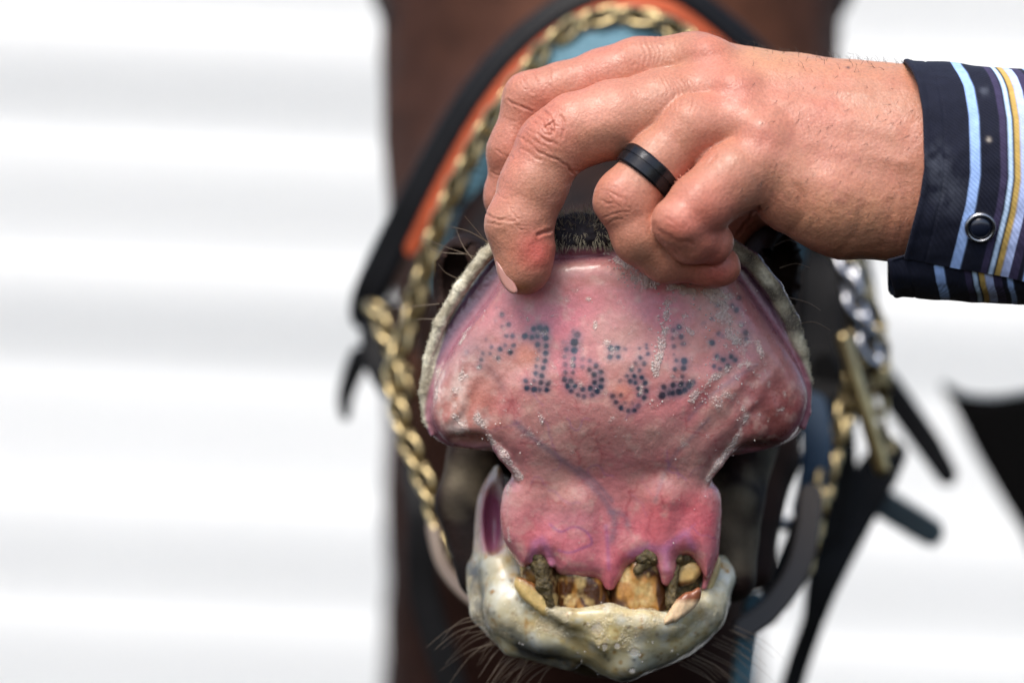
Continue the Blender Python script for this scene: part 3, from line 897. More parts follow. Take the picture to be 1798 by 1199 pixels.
for cx, cy, sx, sy, n in ((1225, 690, 16, 14, 60), (1265, 540, 26, 22, 70), (1205, 505, 45, 8, 80), (1290, 590, 20, 30, 70), (1043, 572, 4, 6, 8), (949, 733, 5, 6, 14), (930, 668, 3, 5, 7), (1205, 575, 8, 8, 16), (1245, 635, 6, 8, 14), (1140, 705, 6, 5, 8), (1160, 705, 8, 5, 10), (1265, 660, 22, 14, 30), (848, 552, 4, 4, 8)):
    for _ in range(n // 3):
        spots.append((rng.normal(cx, sx), rng.normal(cy, sy), rng.uniform(0.9, 2.4)))
for _ in range(50):
    spots.append((rng.uniform(880, 1330), rng.uniform(480, 960), rng.uniform(0.7, 1.7)))  # scattered whitish specks imitate small highlights on the wet lip
bubbles('saliva_bubbles_and_glints', spots, M_bubble)
M_fleck = material('saliva_and_glints', (0.72, 0.62, 0.55), rough=0.35, sss=0.2, sss_s=0.001)  # pale colour for saliva flecks that double as specular sparkles
spots = []
for cx, cy, sx, sy, n in ((860, 765, 14, 22, 20), (1285, 780, 8, 24, 16), (1300, 610, 20, 30, 40), (1240, 520, 36, 10, 30), (925, 553, 6, 12, 12)):
    for _ in range(n // 4):
        spots.append((rng.normal(cx, sx), rng.normal(cy, sy), rng.uniform(0.7, 1.6)))
bubbles('saliva_glint_flecks', spots, M_fleck)

spots = [(1050, 1107, 12), (1063, 1138, 7), (1085, 1137, 6), (1115, 1148, 9), (1112, 1182, 6)]
for _ in range(40):
    spots.append((rng.normal(1080, 70), rng.normal(1110, 34), rng.uniform(1.2, 3.4)))
for _ in range(20):
    spots.append((rng.uniform(840, 1290), rng.uniform(1000, 1180), rng.uniform(1.0, 2.8)))
bubbles('foam_bubbles', spots, M_film, on_low)

# frothy film clinging to the lip: ragged patches of the surface, lifted a little
pf = LIP_V.astype(F)
def streak(pl, wd): return np.exp(-(polyline_d(pf, pl, wd * 3) / wd) ** 2)
reg = 1.0 * streak([(1090, 455), (1115, 485), (1150, 500)], 17)
reg = np.maximum(reg, 1.0 * streak([(1172, 535), (1166, 590), (1158, 625), (1150, 655)], 11))
for pl, wd, w in (([(1175, 505), (1230, 512), (1285, 520)], 15, .8), ([(1255, 525), (1275, 560), (1300, 600), (1310, 630)], 22, .85), ([(1215, 700), (1235, 680), (1255, 660)], 11, .9),
                  ([(1200, 570), (1215, 585)], 9, .9), ([(838, 730), (862, 768), (886, 800), (912, 836)], 10, 1.0), ([(1312, 732), (1292, 772), (1262, 815), (1245, 842)], 8, 1.0),
                  ([(820, 640), (800, 690), (796, 730), (820, 752)], 16, .75), ([(768, 650), (764, 700), (780, 745), (815, 768)], 9, .8), ([(908, 540), (928, 562)], 6, .8), ([(838, 556), (806, 604)], 6, .7),
                  ([(1330, 600), (1350, 660), (1352, 700)], 12, .65), ([(1240, 690), (1290, 700), (1330, 730)], 22, .62), ([(1265, 655), (1300, 640)], 14, .7), ([(1045, 565), (1045, 580)], 5, .9), ([(948, 728), (952, 742)], 6, .9), ([(895, 850), (890, 900), (893, 950)], 8, .7)):
    reg = np.maximum(reg, w * streak(pl, wd))
reg = np.maximum(reg, 0.42 * np.clip(LIP_E / 40, 0, 1))
grain = fbm(pf, 15, 3, 401)
msk = np.clip((reg + 0.34 * grain - 0.62) / 0.22, 0, 1) * np.clip(-LIP_N[:, 2] * 3, 0, 1)
keep = (msk[LIP_Q] > 0.02).any(1)
fq = LIP_Q[keep]
used, inv = np.unique(fq, return_inverse=True)
fq = inv.reshape(fq.shape)
lift = 0.5 + 2.0 * msk[used] * (0.6 + 0.5 * vnoise(pf[used], 5, 402))
fcol = np.ones((len(used), 4)); fcol[:, :3] = LIN((240, 226, 216)); fcol[:, 3] = 0.62 * msk[used] * (0.75 + 0.25 * vnoise(pf[used], 7, 403))
o = mesh_obj('saliva_film', LIP_V[used] + LIP_N[used] * lift[:, None], fq, M_foam, horse, fcol)
o['kind'] = 'stuff'

pl_ = lower_lip_V.astype(F)
reg = np.maximum(gauss(pl_, 1085, 1110, 120, 55), 0.85 * np.clip((pl_[:, 1] - 990) / 40, 0, 1) * np.clip((1150 - pl_[:, 1]) / 40, 0, 1))
msk = np.clip((reg + 0.55 * fbm(pl_, 30, 4, 411) - 0.62) / 0.3, 0, 1) * np.clip(-lower_lip_N[:, 2] * 3, 0, 1)
keep = (msk[lower_lip_Q] > 0.02).any(1)
fq = lower_lip_Q[keep]; used, inv = np.unique(fq, return_inverse=True); fq = inv.reshape(fq.shape)
lift = 0.6 + 3.0 * msk[used] * (0.6 + 0.5 * vnoise(pl_[used], 8, 412))
fcol = np.ones((len(used), 4)); fcol[:, :3] = LIN((226, 216, 184)); fcol[:, 3] = 0.5 * msk[used] * (0.7 + 0.3 * vnoise(pl_[used], 9, 413))
fcol[:, :3] = mix(fcol[:, :3], LIN((196, 164, 96)), np.clip(fbm(pl_[used], 18, 2, 414), 0, 1) * 0.8)
o = mesh_obj('saliva_film', lower_lip_V[used] + lower_lip_N[used] * lift[:, None], fq, M_foam, horse, fcol)
o['kind'] = 'stuff'

# ---- fur on the lip margin, tuft on the nose tip, whiskers
strands = []
cand = np.where(fur > 0.5)[0] if len(fur) == len(LIP_V) else []
for i in rng.choice(cand, 5000):
    b = LIP_V[i]; n = LIP_N[i]
    side = -1 if b[0] < 1085 else 1
    dirv = n * 0.6 + np.array([0.35 * side, -0.75, 0.15]) + rng.normal(0, 0.25, 3)
    dirv /= np.linalg.norm(dirv); l = rng.uniform(2, 5)
    strands.append((np.array([b, b + dirv * l * 0.5, b + dirv * l + np.array([0, 1.0, 0])]), rng.uniform(0.3, 0.5)))
hairs('lip_fur', strands, M_fur, horse)
strands = []
cand = np.where((tip_w > 0.6) & (LIP_N[:, 2] < 0.2))[0]
for i in rng.choice(cand, 650):
    b = LIP_V[i]; n = LIP_N[i]
    dirv = n * 0.5 + np.array([0.15 * rng.normal(), 0.9 if b[1] > 405 else -0.2, -0.1]) + rng.normal(0, 0.2, 3)
    dirv /= np.linalg.norm(dirv); l = rng.uniform(7, 17)
    strands.append((np.array([b - n, b + dirv * l * 0.5, b + dirv * l]), rng.uniform(0.3, 0.55)))
hairs('nose_fur', strands, M_fur, horse)
strands = []
def whisker(pts, r=0.9):
    strands.append((catmull(np.array(pts, float), 6), r))
for pts in ([(832, 450, 70), (780, 432, 60), (735, 415, 55)], [(815, 445, 70), (765, 440, 75), (738, 420, 80)], [(858, 425, 70), (822, 405, 60), (785, 396, 55)],
            [(860, 432, 60), (842, 410, 50), (815, 378, 40)], [(770, 533, 90), (720, 538, 120), (672, 545, 130)], [(765, 560, 90), (735, 560, 100), (728, 563, 110)],
            [(802, 488, 80), (782, 478, 70), (768, 462, 60)], [(830, 455, 60), (812, 430, 70), (800, 400, 80)],
            [(1038, 378, 50), (1035, 362, 40), (1040, 345, 35)], [(1030, 380, 50), (1028, 368, 40), (1024, 356, 35)], [(1046, 378, 50), (1046, 362, 40), (1048, 352, 35)],
            [(1372, 470, 70), (1400, 462, 60), (1425, 470, 50)], [(1380, 520, 80), (1420, 530, 70), (1445, 545, 60)], [(1400, 570, 90), (1432, 565, 70), (1462, 580, 60)],
            [(1365, 430, 120), (1390, 420, 100), (1412, 432, 80)]):
    whisker(pts)
for _ in range(30):
    a = rng.uniform(840, 1010); b = 1090 + 80 * (a - 840) / 170 + rng.uniform(-10, 20)
    l = rng.uniform(60, 150); s = rng.uniform(0.15, 0.9)
    whisker([(a, b, 170), (a - l * 0.5, b + l * s * 0.35, 165), (a - l * 0.9, b + l * s + 10, 150 + rng.uniform(-30, 60))], rng.uniform(0.4, 0.7))
for _ in range(16):
    a = rng.uniform(1180, 1300); b = 1180 - 0.7 * (a - 1180) + rng.uniform(0, 15)
    l = rng.uniform(50, 120)
    whisker([(a, b, 180), (a + l * 0.5, b + l * 0.25, 175), (a + l * 0.9, b + l * 0.6, 165)], rng.uniform(0.4, 0.6))
hairs('whiskers', strands, M_whisker, horse, 4)
# ------------------------------------------------------------------ person: hand and shirt sleeve
person = thing('person', "person's tanned hand in a striped navy cuff, folding back the horse's lip", 'person', (1850, 560, 0))
PALM = [[(1222, 112, 58, 50), (1400, 162, 62, 70), (1660, 220, 50, 104)],
        [(1268, 158, 8, 60), (1660, 250, 8, 116)],
        [(1305, 222, -50, 58), (1660, 305, -14, 116)],
        [(1338, 292, -80, 60), (1450, 345, -58, 84), (1660, 352, -6, 106)],
        [(1378, 352, -58, 54), (1480, 364, -30, 88), (1660, 356, 0, 104)]]
INDEX = [(1222, 106, 58, 52), (1120, 116, 62, 50), (1060, 134, 63, 48), (990, 157, 64, 47), (932, 171, 62, 45), (900, 262, 66, 41), (890, 345, 88, 37), (905, 420, 120, 34)]
MIDDLE = [(1262, 165, 4, 60), (1165, 190, -8, 65), (1080, 210, -14, 66), (1012, 230, -18, 63), (968, 258, -20, 59), (937, 325, -26, 57), (911, 396, -30, 56), (921, 440, -34, 49), (920, 472, -36, 46)]
RINGF = [(1298, 215, -50, 54), (1215, 228, -58, 56), (1150, 290, -70, 51), (1098, 352, -80, 51), (1122, 415, -78, 47), (1168, 450, -62, 44), (1262, 466, -48, 35)]
PINKY = [(1332, 290, -80, 60), (1280, 318, -100, 62), (1226, 362, -124, 56), (1192, 395, -136, 48), (1212, 420, -118, 44), (1246, 428, -96, 38)]
THUMB = [(1440, 330, 110, 60), (1330, 352, 205, 44), (1240, 450, 232, 42), (1150, 540, 200, 38)]
def f_hand(p):
    palm = None
    for c in PALM:
        v = chain_sdf(p, c, 16)
        palm = v if palm is None else smin(palm, v, 34)
    palm = smin(palm, ellipsoid(p, (1242, 98, 18), (46, 36, 40)), 24)
    palm = smin(palm, ellipsoid(p, (1292, 160, -42), (46, 36, 36)), 18)
    palm = smin(palm, ellipsoid(p, (1335, 240, -96), (44, 40, 36)), 20)
    idx = chain_sdf(p, INDEX, 22)
    mid = chain_sdf(p, MIDDLE, 20)
    mid = smin(mid, ellipsoid(p, (936, 456, -44), (34, 46, 40)), 10)      # fingertip pad
    rg = chain_sdf(p, RINGF, 20)
    rg = smin(rg, ellipsoid(p, (1094, 352, -86), (46, 44, 40)), 22)
    rg = smin(rg, ellipsoid(p, (1248, 472, -54), (48, 30, 32)), 10)
    pk = chain_sdf(p, PINKY, 10)
    pk = smin(pk, ellipsoid(p, (1182, 392, -148), (36, 34, 34)), 12)
    th = chain_sdf(p, THUMB, 20)
    fing = smin(smin(smin(idx, mid, 5), rg, 5), pk, 6)
    fing = smin(fing, th, 10)
    return smin(palm, fing, 20)
CREASES = [  # polyline, half width, depth
    ([(952, 196), (966, 208), (972, 224), (968, 238)], 2.4, 3.2), ([(936, 216), (950, 224), (962, 222), (974, 214)], 2.2, 2.6),
    ([(932, 234), (950, 246), (978, 258)], 2.4, 3.2), ([(918, 246), (934, 262), (958, 274)], 2.2, 2.2), ([(984, 206), (990, 226), (986, 250)], 2.2, 2.4),
    ([(944, 206), (952, 214), (960, 232)], 2.0, 2.0), ([(925, 228), (945, 236), (966, 240)], 2.0, 2.0), ([(915, 262), (932, 276), (950, 282)], 2.2, 1.8),
    ([(1006, 306), (994, 292), (978, 282), (960, 276)], 2.6, 2.6), ([(1000, 300), (1040, 302), (1075, 290)], 2.6, 1.6),
    ([(968, 404), (956, 409), (944, 415)], 3.4, 4.0), ([(854, 376), (870, 386), (890, 390), (905, 389)], 2.2, 2.4), ([(858, 392), (878, 398)], 2.0, 1.6),
    ([(870, 340), (890, 352)], 2.0, 1.2),
    ([(918, 132), (925, 148), (936, 164)], 2.2, 2.6), ([(892, 176), (912, 184), (934, 194)], 2.2, 2.6), ([(940, 122), (946, 142)], 2.0, 1.8), ([(966, 118), (968, 140)], 2.0, 1.4),
    ([(868, 262), (888, 274), (902, 280)], 2.0, 1.8), ([(884, 205), (905, 214)], 2.0, 1.4), ([(862, 300), (880, 308)], 2.0, 1.4),
    ([(1054, 338), (1078, 346), (1098, 360)], 2.2, 2.2), ([(1058, 384), (1086, 374), (1104, 374)], 2.2, 1.8), ([(1052, 356), (1076, 360)], 2.0, 1.4), ([(1062, 396), (1090, 386)], 2.0, 1.4),
    ([(1146, 398), (1158, 412), (1180, 424), (1205, 429)], 5.0, 2.0),
    ([(1330, 366), (1318, 388), (1302, 406)], 3.0, 5.0), ([(1392, 330), (1402, 365), (1398, 395), (1372, 426)], 8.0, 3.4), ([(1352, 348), (1362, 378), (1350, 400)], 6, 1.8),
    ([(1505, 372), (1500, 400), (1478, 436)], 10.0, 3.0), ([(1556, 360), (1556, 400), (1542, 440)], 10.0, 3.0), ([(1575, 300), (1580, 380), (1566, 430)], 8, 2.0),
    ([(1245, 260), (1252, 278), (1240, 292)], 3.0, 2.0),
]
for i in range(11):
    CREASES.append(([(1090 + 9 * i, 78 - 2.4 * i), (1098 + 9 * i, 104 - 1.5 * i), (1094 + 9 * i, 126 - 2 * i)], 1.9, 1.0 + 0.3 * (i % 3)))
for i in range(9):
    CREASES.append(([(1140 + 8 * i, 128 + 2 * i), (1152 + 8 * i, 156 + 2 * i), (1152 + 7 * i, 186 + 2 * i)], 1.9, 0.9 + 0.3 * (i % 3)))
_r3 = np.random.default_rng(12)
for cx, cy, sx, sy, ang, n in ((955, 240, 34, 44, 0.55, 16), (922, 160, 26, 26, 0.6, 8), (1085, 362, 30, 24, 0.35, 9), (1180, 395, 22, 22, 0.6, 5), (900, 385, 34, 14, 0.15, 7)):
    for _ in range(n):
        a, bq = _r3.normal(cx, sx * 0.6), _r3.normal(cy, sy * 0.6); t = ang + _r3.normal(0, 0.35); l = _r3.uniform(7, 20)
        CREASES.append(([(a - l * math.cos(t), bq - l * math.sin(t)), (a, bq + _r3.normal(0, 2)), (a + l * math.cos(t), bq + l * math.sin(t))], 1.7, _r3.uniform(0.6, 1.5)))
def hand_disp(V, N):
    p = V.astype(F)
    fr = np.clip(-N[:, 2] * 2 + 0.3, 0, 1)
    pw = p.copy(); pw[:, 0] += 3.4 * vnoise(p, 15, 201); pw[:, 1] += 3.4 * vnoise(p, 15, 202)
    d = fbm(p, 46, 3, 203) * 1.3
    brk = np.clip(0.9 + 0.7 * vnoise(p, 13, 207), 0.1, 1.3)
    for pl, w, dep in CREASES:
        c = catmull(np.array(pl, float), 5) if len(pl) > 2 else np.array(pl, float)
        dd = polyline_d(pw, c, w * 4)
        dep = dep * (0.75 if pl[0][0] < 1010 else 0.6 if pl[0][0] < 1340 else 0.35) * brk; w *= 0.85
        d -= fr * dep * np.exp(-(dd / w) ** 2)
        d += fr * dep * 0.3 * np.exp(-((dd - 2.1 * w) / (1.3 * w)) ** 2)
    # long soft tendon and vein relief on the back of the hand
    for pl, w, h in (([(1275, 150), (1400, 190), (1560, 235)], 16, 2.6), ([(1320, 230), (1440, 262), (1580, 290)], 18, 2.6), ([(1240, 90), (1400, 118), (1560, 140)], 13, 2.2), ([(1350, 200), (1420, 160), (1520, 170)], 7, 1.6)):
        d += h * np.exp(-(polyline_d(p, pl, 60) / w) ** 2)
    d += 0.22 * vnoise(np.stack([p[:, 0] * 0.5, p[:, 1], p[:, 2]], 1).astype(F), 5, 205) * np.clip((p[:, 0] - 1350) / 100, 0, 1)
    return d
V, q, N = sculpt(f_hand, (820, 20, -240), (1660, 620, 280), 5.0, 1, hand_disp)
p = V.astype(F); x, y = p[:, 0], p[:, 1]
n1, n2, n3 = fbm(p, 80, 3, 211), fbm(p, 22, 2, 212), fbm(p, 9, 2, 213)
col = np.tile(LIN((178, 124, 100)), (len(V), 1))
col = mix(col, LIN((188, 120, 100)), 0.4 + 0.6 * n1)
col = mix(col, LIN((190, 124, 96)), 0.35 * n2)
col = mix(col, LIN((198, 148, 108)), 0.7 * np.clip((150 - y) / 60, 0, 1) * np.clip((x - 1230) / 100, 0, 1) + 0.45 * gauss(p, 1470, 400, 140, 60))
red = LIN((188, 92, 80))
for a, b, s, w in ((1245, 95, 34, .4), (1290, 165, 30, .45), (1335, 250, 34, .35), (940, 440, 34, .95), (948, 455, 22, .6), (1255, 478, 40, .8), (1185, 395, 26, .45), (1210, 360, 50, .3), (960, 175, 50, .35), (1085, 350, 30, .3), (900, 250, 50, .35), (1240, 400, 60, .3)):
    col = mix(col, red, w * gauss(p, a, b, s))
col = mix(col, LIN((222, 156, 134)), 0.5 * gauss(p, 1060, 200, 60, 30) + 0.4 * gauss(p, 1190, 380, 18))
col = mix(col, LIN((184, 120, 64)), 0.7 * gauss(p, 912, 512, 22, 13))
col = mix(col, LIN((168, 96, 72)), 0.5 * gauss(p, 955, 235, 28, 34))
col = mix(col, LIN((176, 112, 96)), np.clip(n3 - 0.2, 0, 1) * 0.8 * gauss(p, 1440, 290, 150, 110))
for k in range(240):
    a, b = rng.uniform(1260, 1590), rng.uniform(90, 440)
    col = mix(col, LIN((150, 92, 76)), 0.35 * np.exp(-(((x - a) / 1.6) ** 2 + ((y - b) / 3.0) ** 2)))
col = mix(col, LIN((60, 40, 34)), 0.9 * np.exp(-(((x - 1488) / 3.2) ** 2 + ((y - 120) / 2.6) ** 2)))
for pl, w, dep in CREASES:
    col = mix(col, LIN((150, 78, 60)), min(0.3, 0.09 * dep) * (1.0 if pl[0][0] < 1340 else 0.25) * np.exp(-(polyline_d(p, pl, w * 3) / w) ** 2))
hand = mesh_obj('hand', V, q, M_skin, person, col)
HV, HN = V, N

NAIL = Outline([(871, 456), (882, 470), (895, 484), (905, 500), (909, 513), (901, 517), (889, 509), (879, 494), (872, 476)], pad=30, step=1)
def f_nail(p):
    xx, yy = p[:, 0], p[:, 1]
    dm = -40 - np.sqrt(np.maximum(47 ** 2 - (xx - 916) ** 2, 30)) * 0.62
    return slab(p, NAIL, dm, 5.0)
V, q, N = sculpt(f_nail, (862, 446, -100), (918, 526, -10), 2.6, 1)
mesh_obj('fingernail', V, q, M_nail, hand)

# fine dark hairs on the wrist and hand back
strands = []
cand = np.where((HV[:, 0] > 1290) & (HV[:, 0] < 1605) & (HN[:, 2] < 0.25) & (HV[:, 1] < 400))[0]
for i in rng.choice(cand, 380):
    b = HV[i]; n = HN[i]
    if rng.random() > 0.25 + 0.75 * (b[0] - 1290) / 300: continue
    dv = n * 0.35 + np.array([-0.35, 0.55 * (1 if b[1] > 130 else -0.6), 0]) + rng.normal(0, 0.3, 3)
    dv /= np.linalg.norm(dv); l = rng.uniform(7, 19)
    strands.append((np.array([b - n, b + dv * l * 0.5, b + dv * l + np.array([-3, 2, -1])]), 0.45))
for a in rng.uniform(1240, 1590, 40):
    m = np.where((np.abs(HV[:, 0] - a) < 4))[0]
    i = m[np.argmin(HV[m, 1])]; b = HV[i]; l = rng.uniform(6, 15)
    strands.append((np.array([b, b + np.array([rng.normal(0, 3), -l * .6, 0]), b + np.array([rng.normal(-6, 5), -l * .8, 0])]), 0.4))
hairs('hand_hair', strands, M_darkhair, person)

# ring on the finger
ring = thing('finger_ring', 'plain black band ring with a grooved centre on the person\'s finger', 'ring', (1134, 300, -70))
c0 = np.array([1136.0, 304.0, -73.0])
axis = np.array([1150 - 1098, 290 - 352, 10.0]); axis /= np.linalg.norm(axis)
prof = [(-20, 50.0), (-20, 54.5), (-16.5, 57.6), (-2, 58.2), (-1, 56.4), (1.5, 56.4), (2.5, 58.2), (15, 57.8), (19.5, 54.5), (20, 50.0)]
u0 = np.cross(axis, [0, 0, 1.0]); u0 /= np.linalg.norm(u0); v0 = np.cross(axis, u0)
nu = 72; a = np.arange(nu) * 2 * np.pi / nu
V = np.stack([c0 + axis * h + r * (np.cos(a)[:, None] * u0 + np.sin(a)[:, None] * v0) for h, r in prof], 1)
kk = len(prof); i = np.arange(nu)[:, None]; j = np.arange(kk)[None, :]
q = np.stack([i * kk + j, i * kk + (j + 1) % kk, ((i + 1) % nu) * kk + (j + 1) % kk, ((i + 1) % nu) * kk + j], -1).reshape(-1, 4)
o = mesh_obj('band', V.reshape(-1, 3), q, M_ring, ring)
o.data.polygons.foreach_set('use_smooth', np.ones(len(q), bool))
try: o.data.set_sharp_from_angle(angle=math.radians(30))
except Exception: pass

# shirt cuff
sleeve = bpy.data.objects.new('shirt_sleeve', None); scene.collection.objects.link(sleeve); adopt(sleeve, person)
def stripe_colour(u, yy, shade_noise):
    nav = LIN((25, 28, 43)); c = np.tile(nav, (len(u), 1))
    lay = [(80, 97, (158, 190, 244)), (132, 143, (62, 56, 84)), (146, 154, (190, 216, 246)), (154, 157, (20, 20, 26)), (157, 167, (196, 164, 92)), (167, 181, (186, 202, 246)), (181, 196, (62, 56, 84)),
           (205, 215, (158, 190, 244)), (250, 262, (158, 190, 244)), (300, 318, (158, 190, 244)), (350, 370, (186, 202, 246))]
    for a, b, cc in lay:
        w = np.clip((u - a) / 2 + 0.5, 0, 1) * np.clip((b - u) / 2 + 0.5, 0, 1)
        c = mix(c, LIN(cc), w)
    return c
def cuff_sheet(name, secpts, x0f, x_end, thick, grow, dirt, xoff=0):
    S = catmull(np.array(secpts, float), 22)                     # (y, d) around the arm
    L = int((x_end - 1560) / 2.0)
    us = np.linspace(0, x_end - 1590, L)
    y0 = S[:, 0]; d0 = S[:, 1]
    x0 = x0f(y0, d0)
    X = x0[:, None] + us[None, :]
    g = us[None, :] / 210
    Y = y0[:, None] + g * grow(y0)[:, None]
    D = d0[:, None] * (1 + 0.05 * g)
    V = np.stack([X, Y, D], -1)
    wr = fbm(np.stack([V[..., 0].ravel() * 0.8, V[..., 1].ravel(), V[..., 2].ravel()], 1).astype(F), 70, 3, 301).reshape(X.shape)
    nrm = np.cross(np.gradient(V, axis=0), np.gradient(V, axis=1)); nrm /= np.linalg.norm(nrm, axis=-1)[..., None] + 1e-9
    if (nrm[..., 2] * (D < -50)).sum() > 0: nrm = -nrm
    V = V + nrm * (wr * 3.2)[..., None]
    # hem roll and a stitched seam
    V = V + nrm * (2.5 * np.exp(-((us - 5) / 6) ** 2) - 1.4 * np.exp(-((us - 36) / 2.2) ** 2))[None, :, None]
    outer = V; inner = V - nrm * thick
    m, k = X.shape
    A = np.concatenate([outer.reshape(-1, 3), inner.reshape(-1, 3)])
    i = np.arange(m - 1)[:, None] * k; j = np.arange(k - 1)[None, :]
    q1 = np.stack([i + j, i + j + 1, i + k + j + 1, i + k + j], -1).reshape(-1, 4)
    off = m * k
    q2 = q1[:, ::-1] + off
    ring_i = np.concatenate([np.arange(k), np.arange(1, m) * k + k - 1, (m - 1) * k + np.arange(k - 2, -1, -1), np.arange(m - 2, 0, -1) * k])
    r2_ = np.roll(ring_i, -1)
    q3 = np.stack([ring_i, ring_i + off, r2_ + off, r2_], -1)
    col = stripe_colour(np.tile(us[None, :] + xoff, (m, 1)).ravel(), Y.ravel(), None)
    pp = outer.reshape(-1, 3).astype(F)
    if dirt:
        w = gauss(pp, 1630, 290, 26, 30) * 0.30 + gauss(pp, 1655, 345, 30, 30) * 0.28 + gauss(pp, 1720, 165, 10, 8) * 0.4
        col = mix(col, LIN((120, 126, 140)), 0.8 * w * np.clip(0.5 + 1.2 * fbm(pp, 14, 3, 303), 0, 1))
        col = mix(col, LIN((190, 180, 168)), 0.9 * np.exp(-(((pp[:, 0] - 1723) / 4) ** 2 + ((pp[:, 1] - 251) / 3.4) ** 2)))
    col = np.concatenate([col, col * 0.9])
    Q4 = np.concatenate([q1, q2, q3])
    o = mesh_obj(name, A, Q4, M_cloth, sleeve, col)
    import bmesh
    bm = bmesh.new(); bm.from_mesh(o.data); bmesh.ops.recalc_face_normals(bm, faces=bm.faces); bm.to_mesh(o.data); bm.free()
    return o
edge_y = [60, 108, 125, 150, 200, 300, 350, 400, 455, 520]; edge_x = [1585, 1588, 1596, 1604, 1610, 1611, 1604, 1592, 1580, 1575]
x0f = lambda yy, dd: np.where(dd < 30, np.interp(yy, edge_y, edge_x), np.interp(yy, [100, 300, 500], [1588, 1575, 1560]))
cuff = cuff_sheet('cuff', [(280, 165), (180, 140), (125, 85), (107, 10), (122, -70), (180, -132), (270, -158), (360, -150), (420, -128), (456, -104)],
                  x0f, 2010, 7, lambda yy: np.interp(yy, [100, 280, 456], [14, 25, 40]), True)
x0u = lambda yy, dd: np.where(dd < 80, np.interp(yy, [380, 444, 458, 490, 520], [1612, 1602, 1552, 1558, 1570]), np.interp(yy, [100, 300, 500], [1588, 1575, 1565]))
under = cuff_sheet('cuff_underlap', [(380, -128), (440, -106), (490, -80), (516, -30), (520, 20), (500, 90), (430, 150), (340, 172), (250, 168)],
                   x0u, 2010, 7, lambda yy: np.interp(yy, [280, 456, 520], [20, 24, 12]), False, 0)
# snap fastener
def disc_arrays(prof, n=40):
    a = np.arange(n) * 2 * np.pi / n
    V = np.stack([np.stack([r * np.cos(a), r * np.sin(a), np.full(n, h)], 1) for r, h in prof], 0)
    k = len(prof)
    i = np.arange(k - 1)[:, None] * n; j = np.arange(n)[None, :]
    q = np.stack([i + j, i + n + j, i + n + (j + 1) % n, i + (j + 1) % n], -1).reshape(-1, 4)
    return V.reshape(-1, 3), q
sc = np.array([1709.0, 402.0, -147.0])
tl = np.array([[1, 0, 0], [0, 0.95, 0.30], [0, -0.30, 0.95]])
V, q = disc_arrays([(20, 2), (20.5, -6), (23, -8.5), (26, -7.5), (27.5, -3), (27.5, 5)])
snap = mesh_obj('snap_button', V @ tl + sc, q, M_steel, sleeve)
V, q = disc_arrays([(20.4, 0), (19, -5), (15, -8.5), (9, -10.5), (3, -11.3), (0.3, -11.4)])
mesh_obj('cap', V @ tl + sc, q, M_snap, snap)
# ------------------------------------------------------------------ tack
bridle = thing('bridle', 'black leather bridle with an orange lined noseband over the horse\'s nose', 'bridle', Q(1080, 700, 900))
ARCH = [(645, 575), (648, 520), (688, 432), (730, 345), (780, 250), (830, 168), (895, 88), (985, 15), (1090, -24), (1185, -16), (1268, 40), (1345, 115), (1410, 215), (1455, 320), (1482, 430), (1495, 540)]
def arch(off, d, pts=ARCH):
    pp = np.array(pts, float)
    t = np.gradient(pp, axis=0); t /= np.linalg.norm(t, axis=1)[:, None]
    nn = np.stack([-t[:, 1], t[:, 0]], 1)
    mid = np.array([1080, 520])
    sgn = np.sign(((mid - pp) * nn).sum(1))[:, None]
    pp = pp + nn * sgn * off
    u = np.linspace(-1, 1, len(pp))
    return [Q(a, b, d + 240 * k * k) for (a, b), k in zip(pp, u)]
strap('noseband', arch(0, 1010), [76, 76, 74, 68, 62, 58, 54, 50, 48, 48, 54, 58, 62, 70, 70, 70], 22, M_black, bridle, tilt=0.5)
strap('noseband_lining', arch(36, 985)[2:-1], 36, 20, M_orange, bridle, tilt=0.5)
strap('cheek_strap', [Q(650, -80, 1900), Q(680, 0, 1860), Q(700, 40, 1800)], 60, 20, M_black, bridle)
strap('cheek_strap', [Q(1500, -80, 1900), Q(1468, 0, 1860), Q(1440, 40, 1800)], 60, 20, M_black, bridle)
strap('cheek_strap', [Q(668, 520, 1230), Q(662, 590, 1210), Q(668, 650, 1190), Q(690, 700, 1180)], [70, 66, 52, 30], 22, M_black, bridle)
strap('strap_end', [Q(640, 610, 1330), Q(618, 660, 1340), Q(606, 700, 1345), Q(608, 738, 1345)], [46, 40, 32, 16], 14, M_black, bridle)
strap('cheek_strap', [Q(716, 800, 1300), Q(740, 900, 1250), Q(745, 1040, 1250), Q(800, 1230, 1250)], [40, 60, 60, 60], 16, M_black, bridle)
strap('cheek_strap', [Q(1462, 380, 1180), Q(1465, 480, 1160), Q(1455, 600, 1100), Q(1440, 720, 1040)], [120, 140, 130, 110], 22, M_black, bridle)
strap('strap_end', [Q(1530, 640, 1350), Q(1580, 710, 1360), Q(1630, 780, 1370), Q(1672, 850, 1380)], [50, 56, 54, 40], 16, M_black, bridle, ends=(0.3, 0.5))
strap('rein', [Q(1575, 770, 1150), Q(1540, 830, 1140), Q(1490, 920, 1120), Q(1450, 1010, 1100), Q(1428, 1090, 1100), Q(1400, 1170, 1110), Q(1370, 1270, 1120)], [60, 84, 84, 70, 44, 44, 44], 16, M_black, bridle, ends=(0.3, 0))
strap('strap_end', [Q(1500, 850, 1330), Q(1560, 890, 1330), Q(1610, 920, 1330), Q(1655, 945, 1335)], [56, 60, 58, 50], 16, M_teal, bridle, ends=(0.3, 0.4))

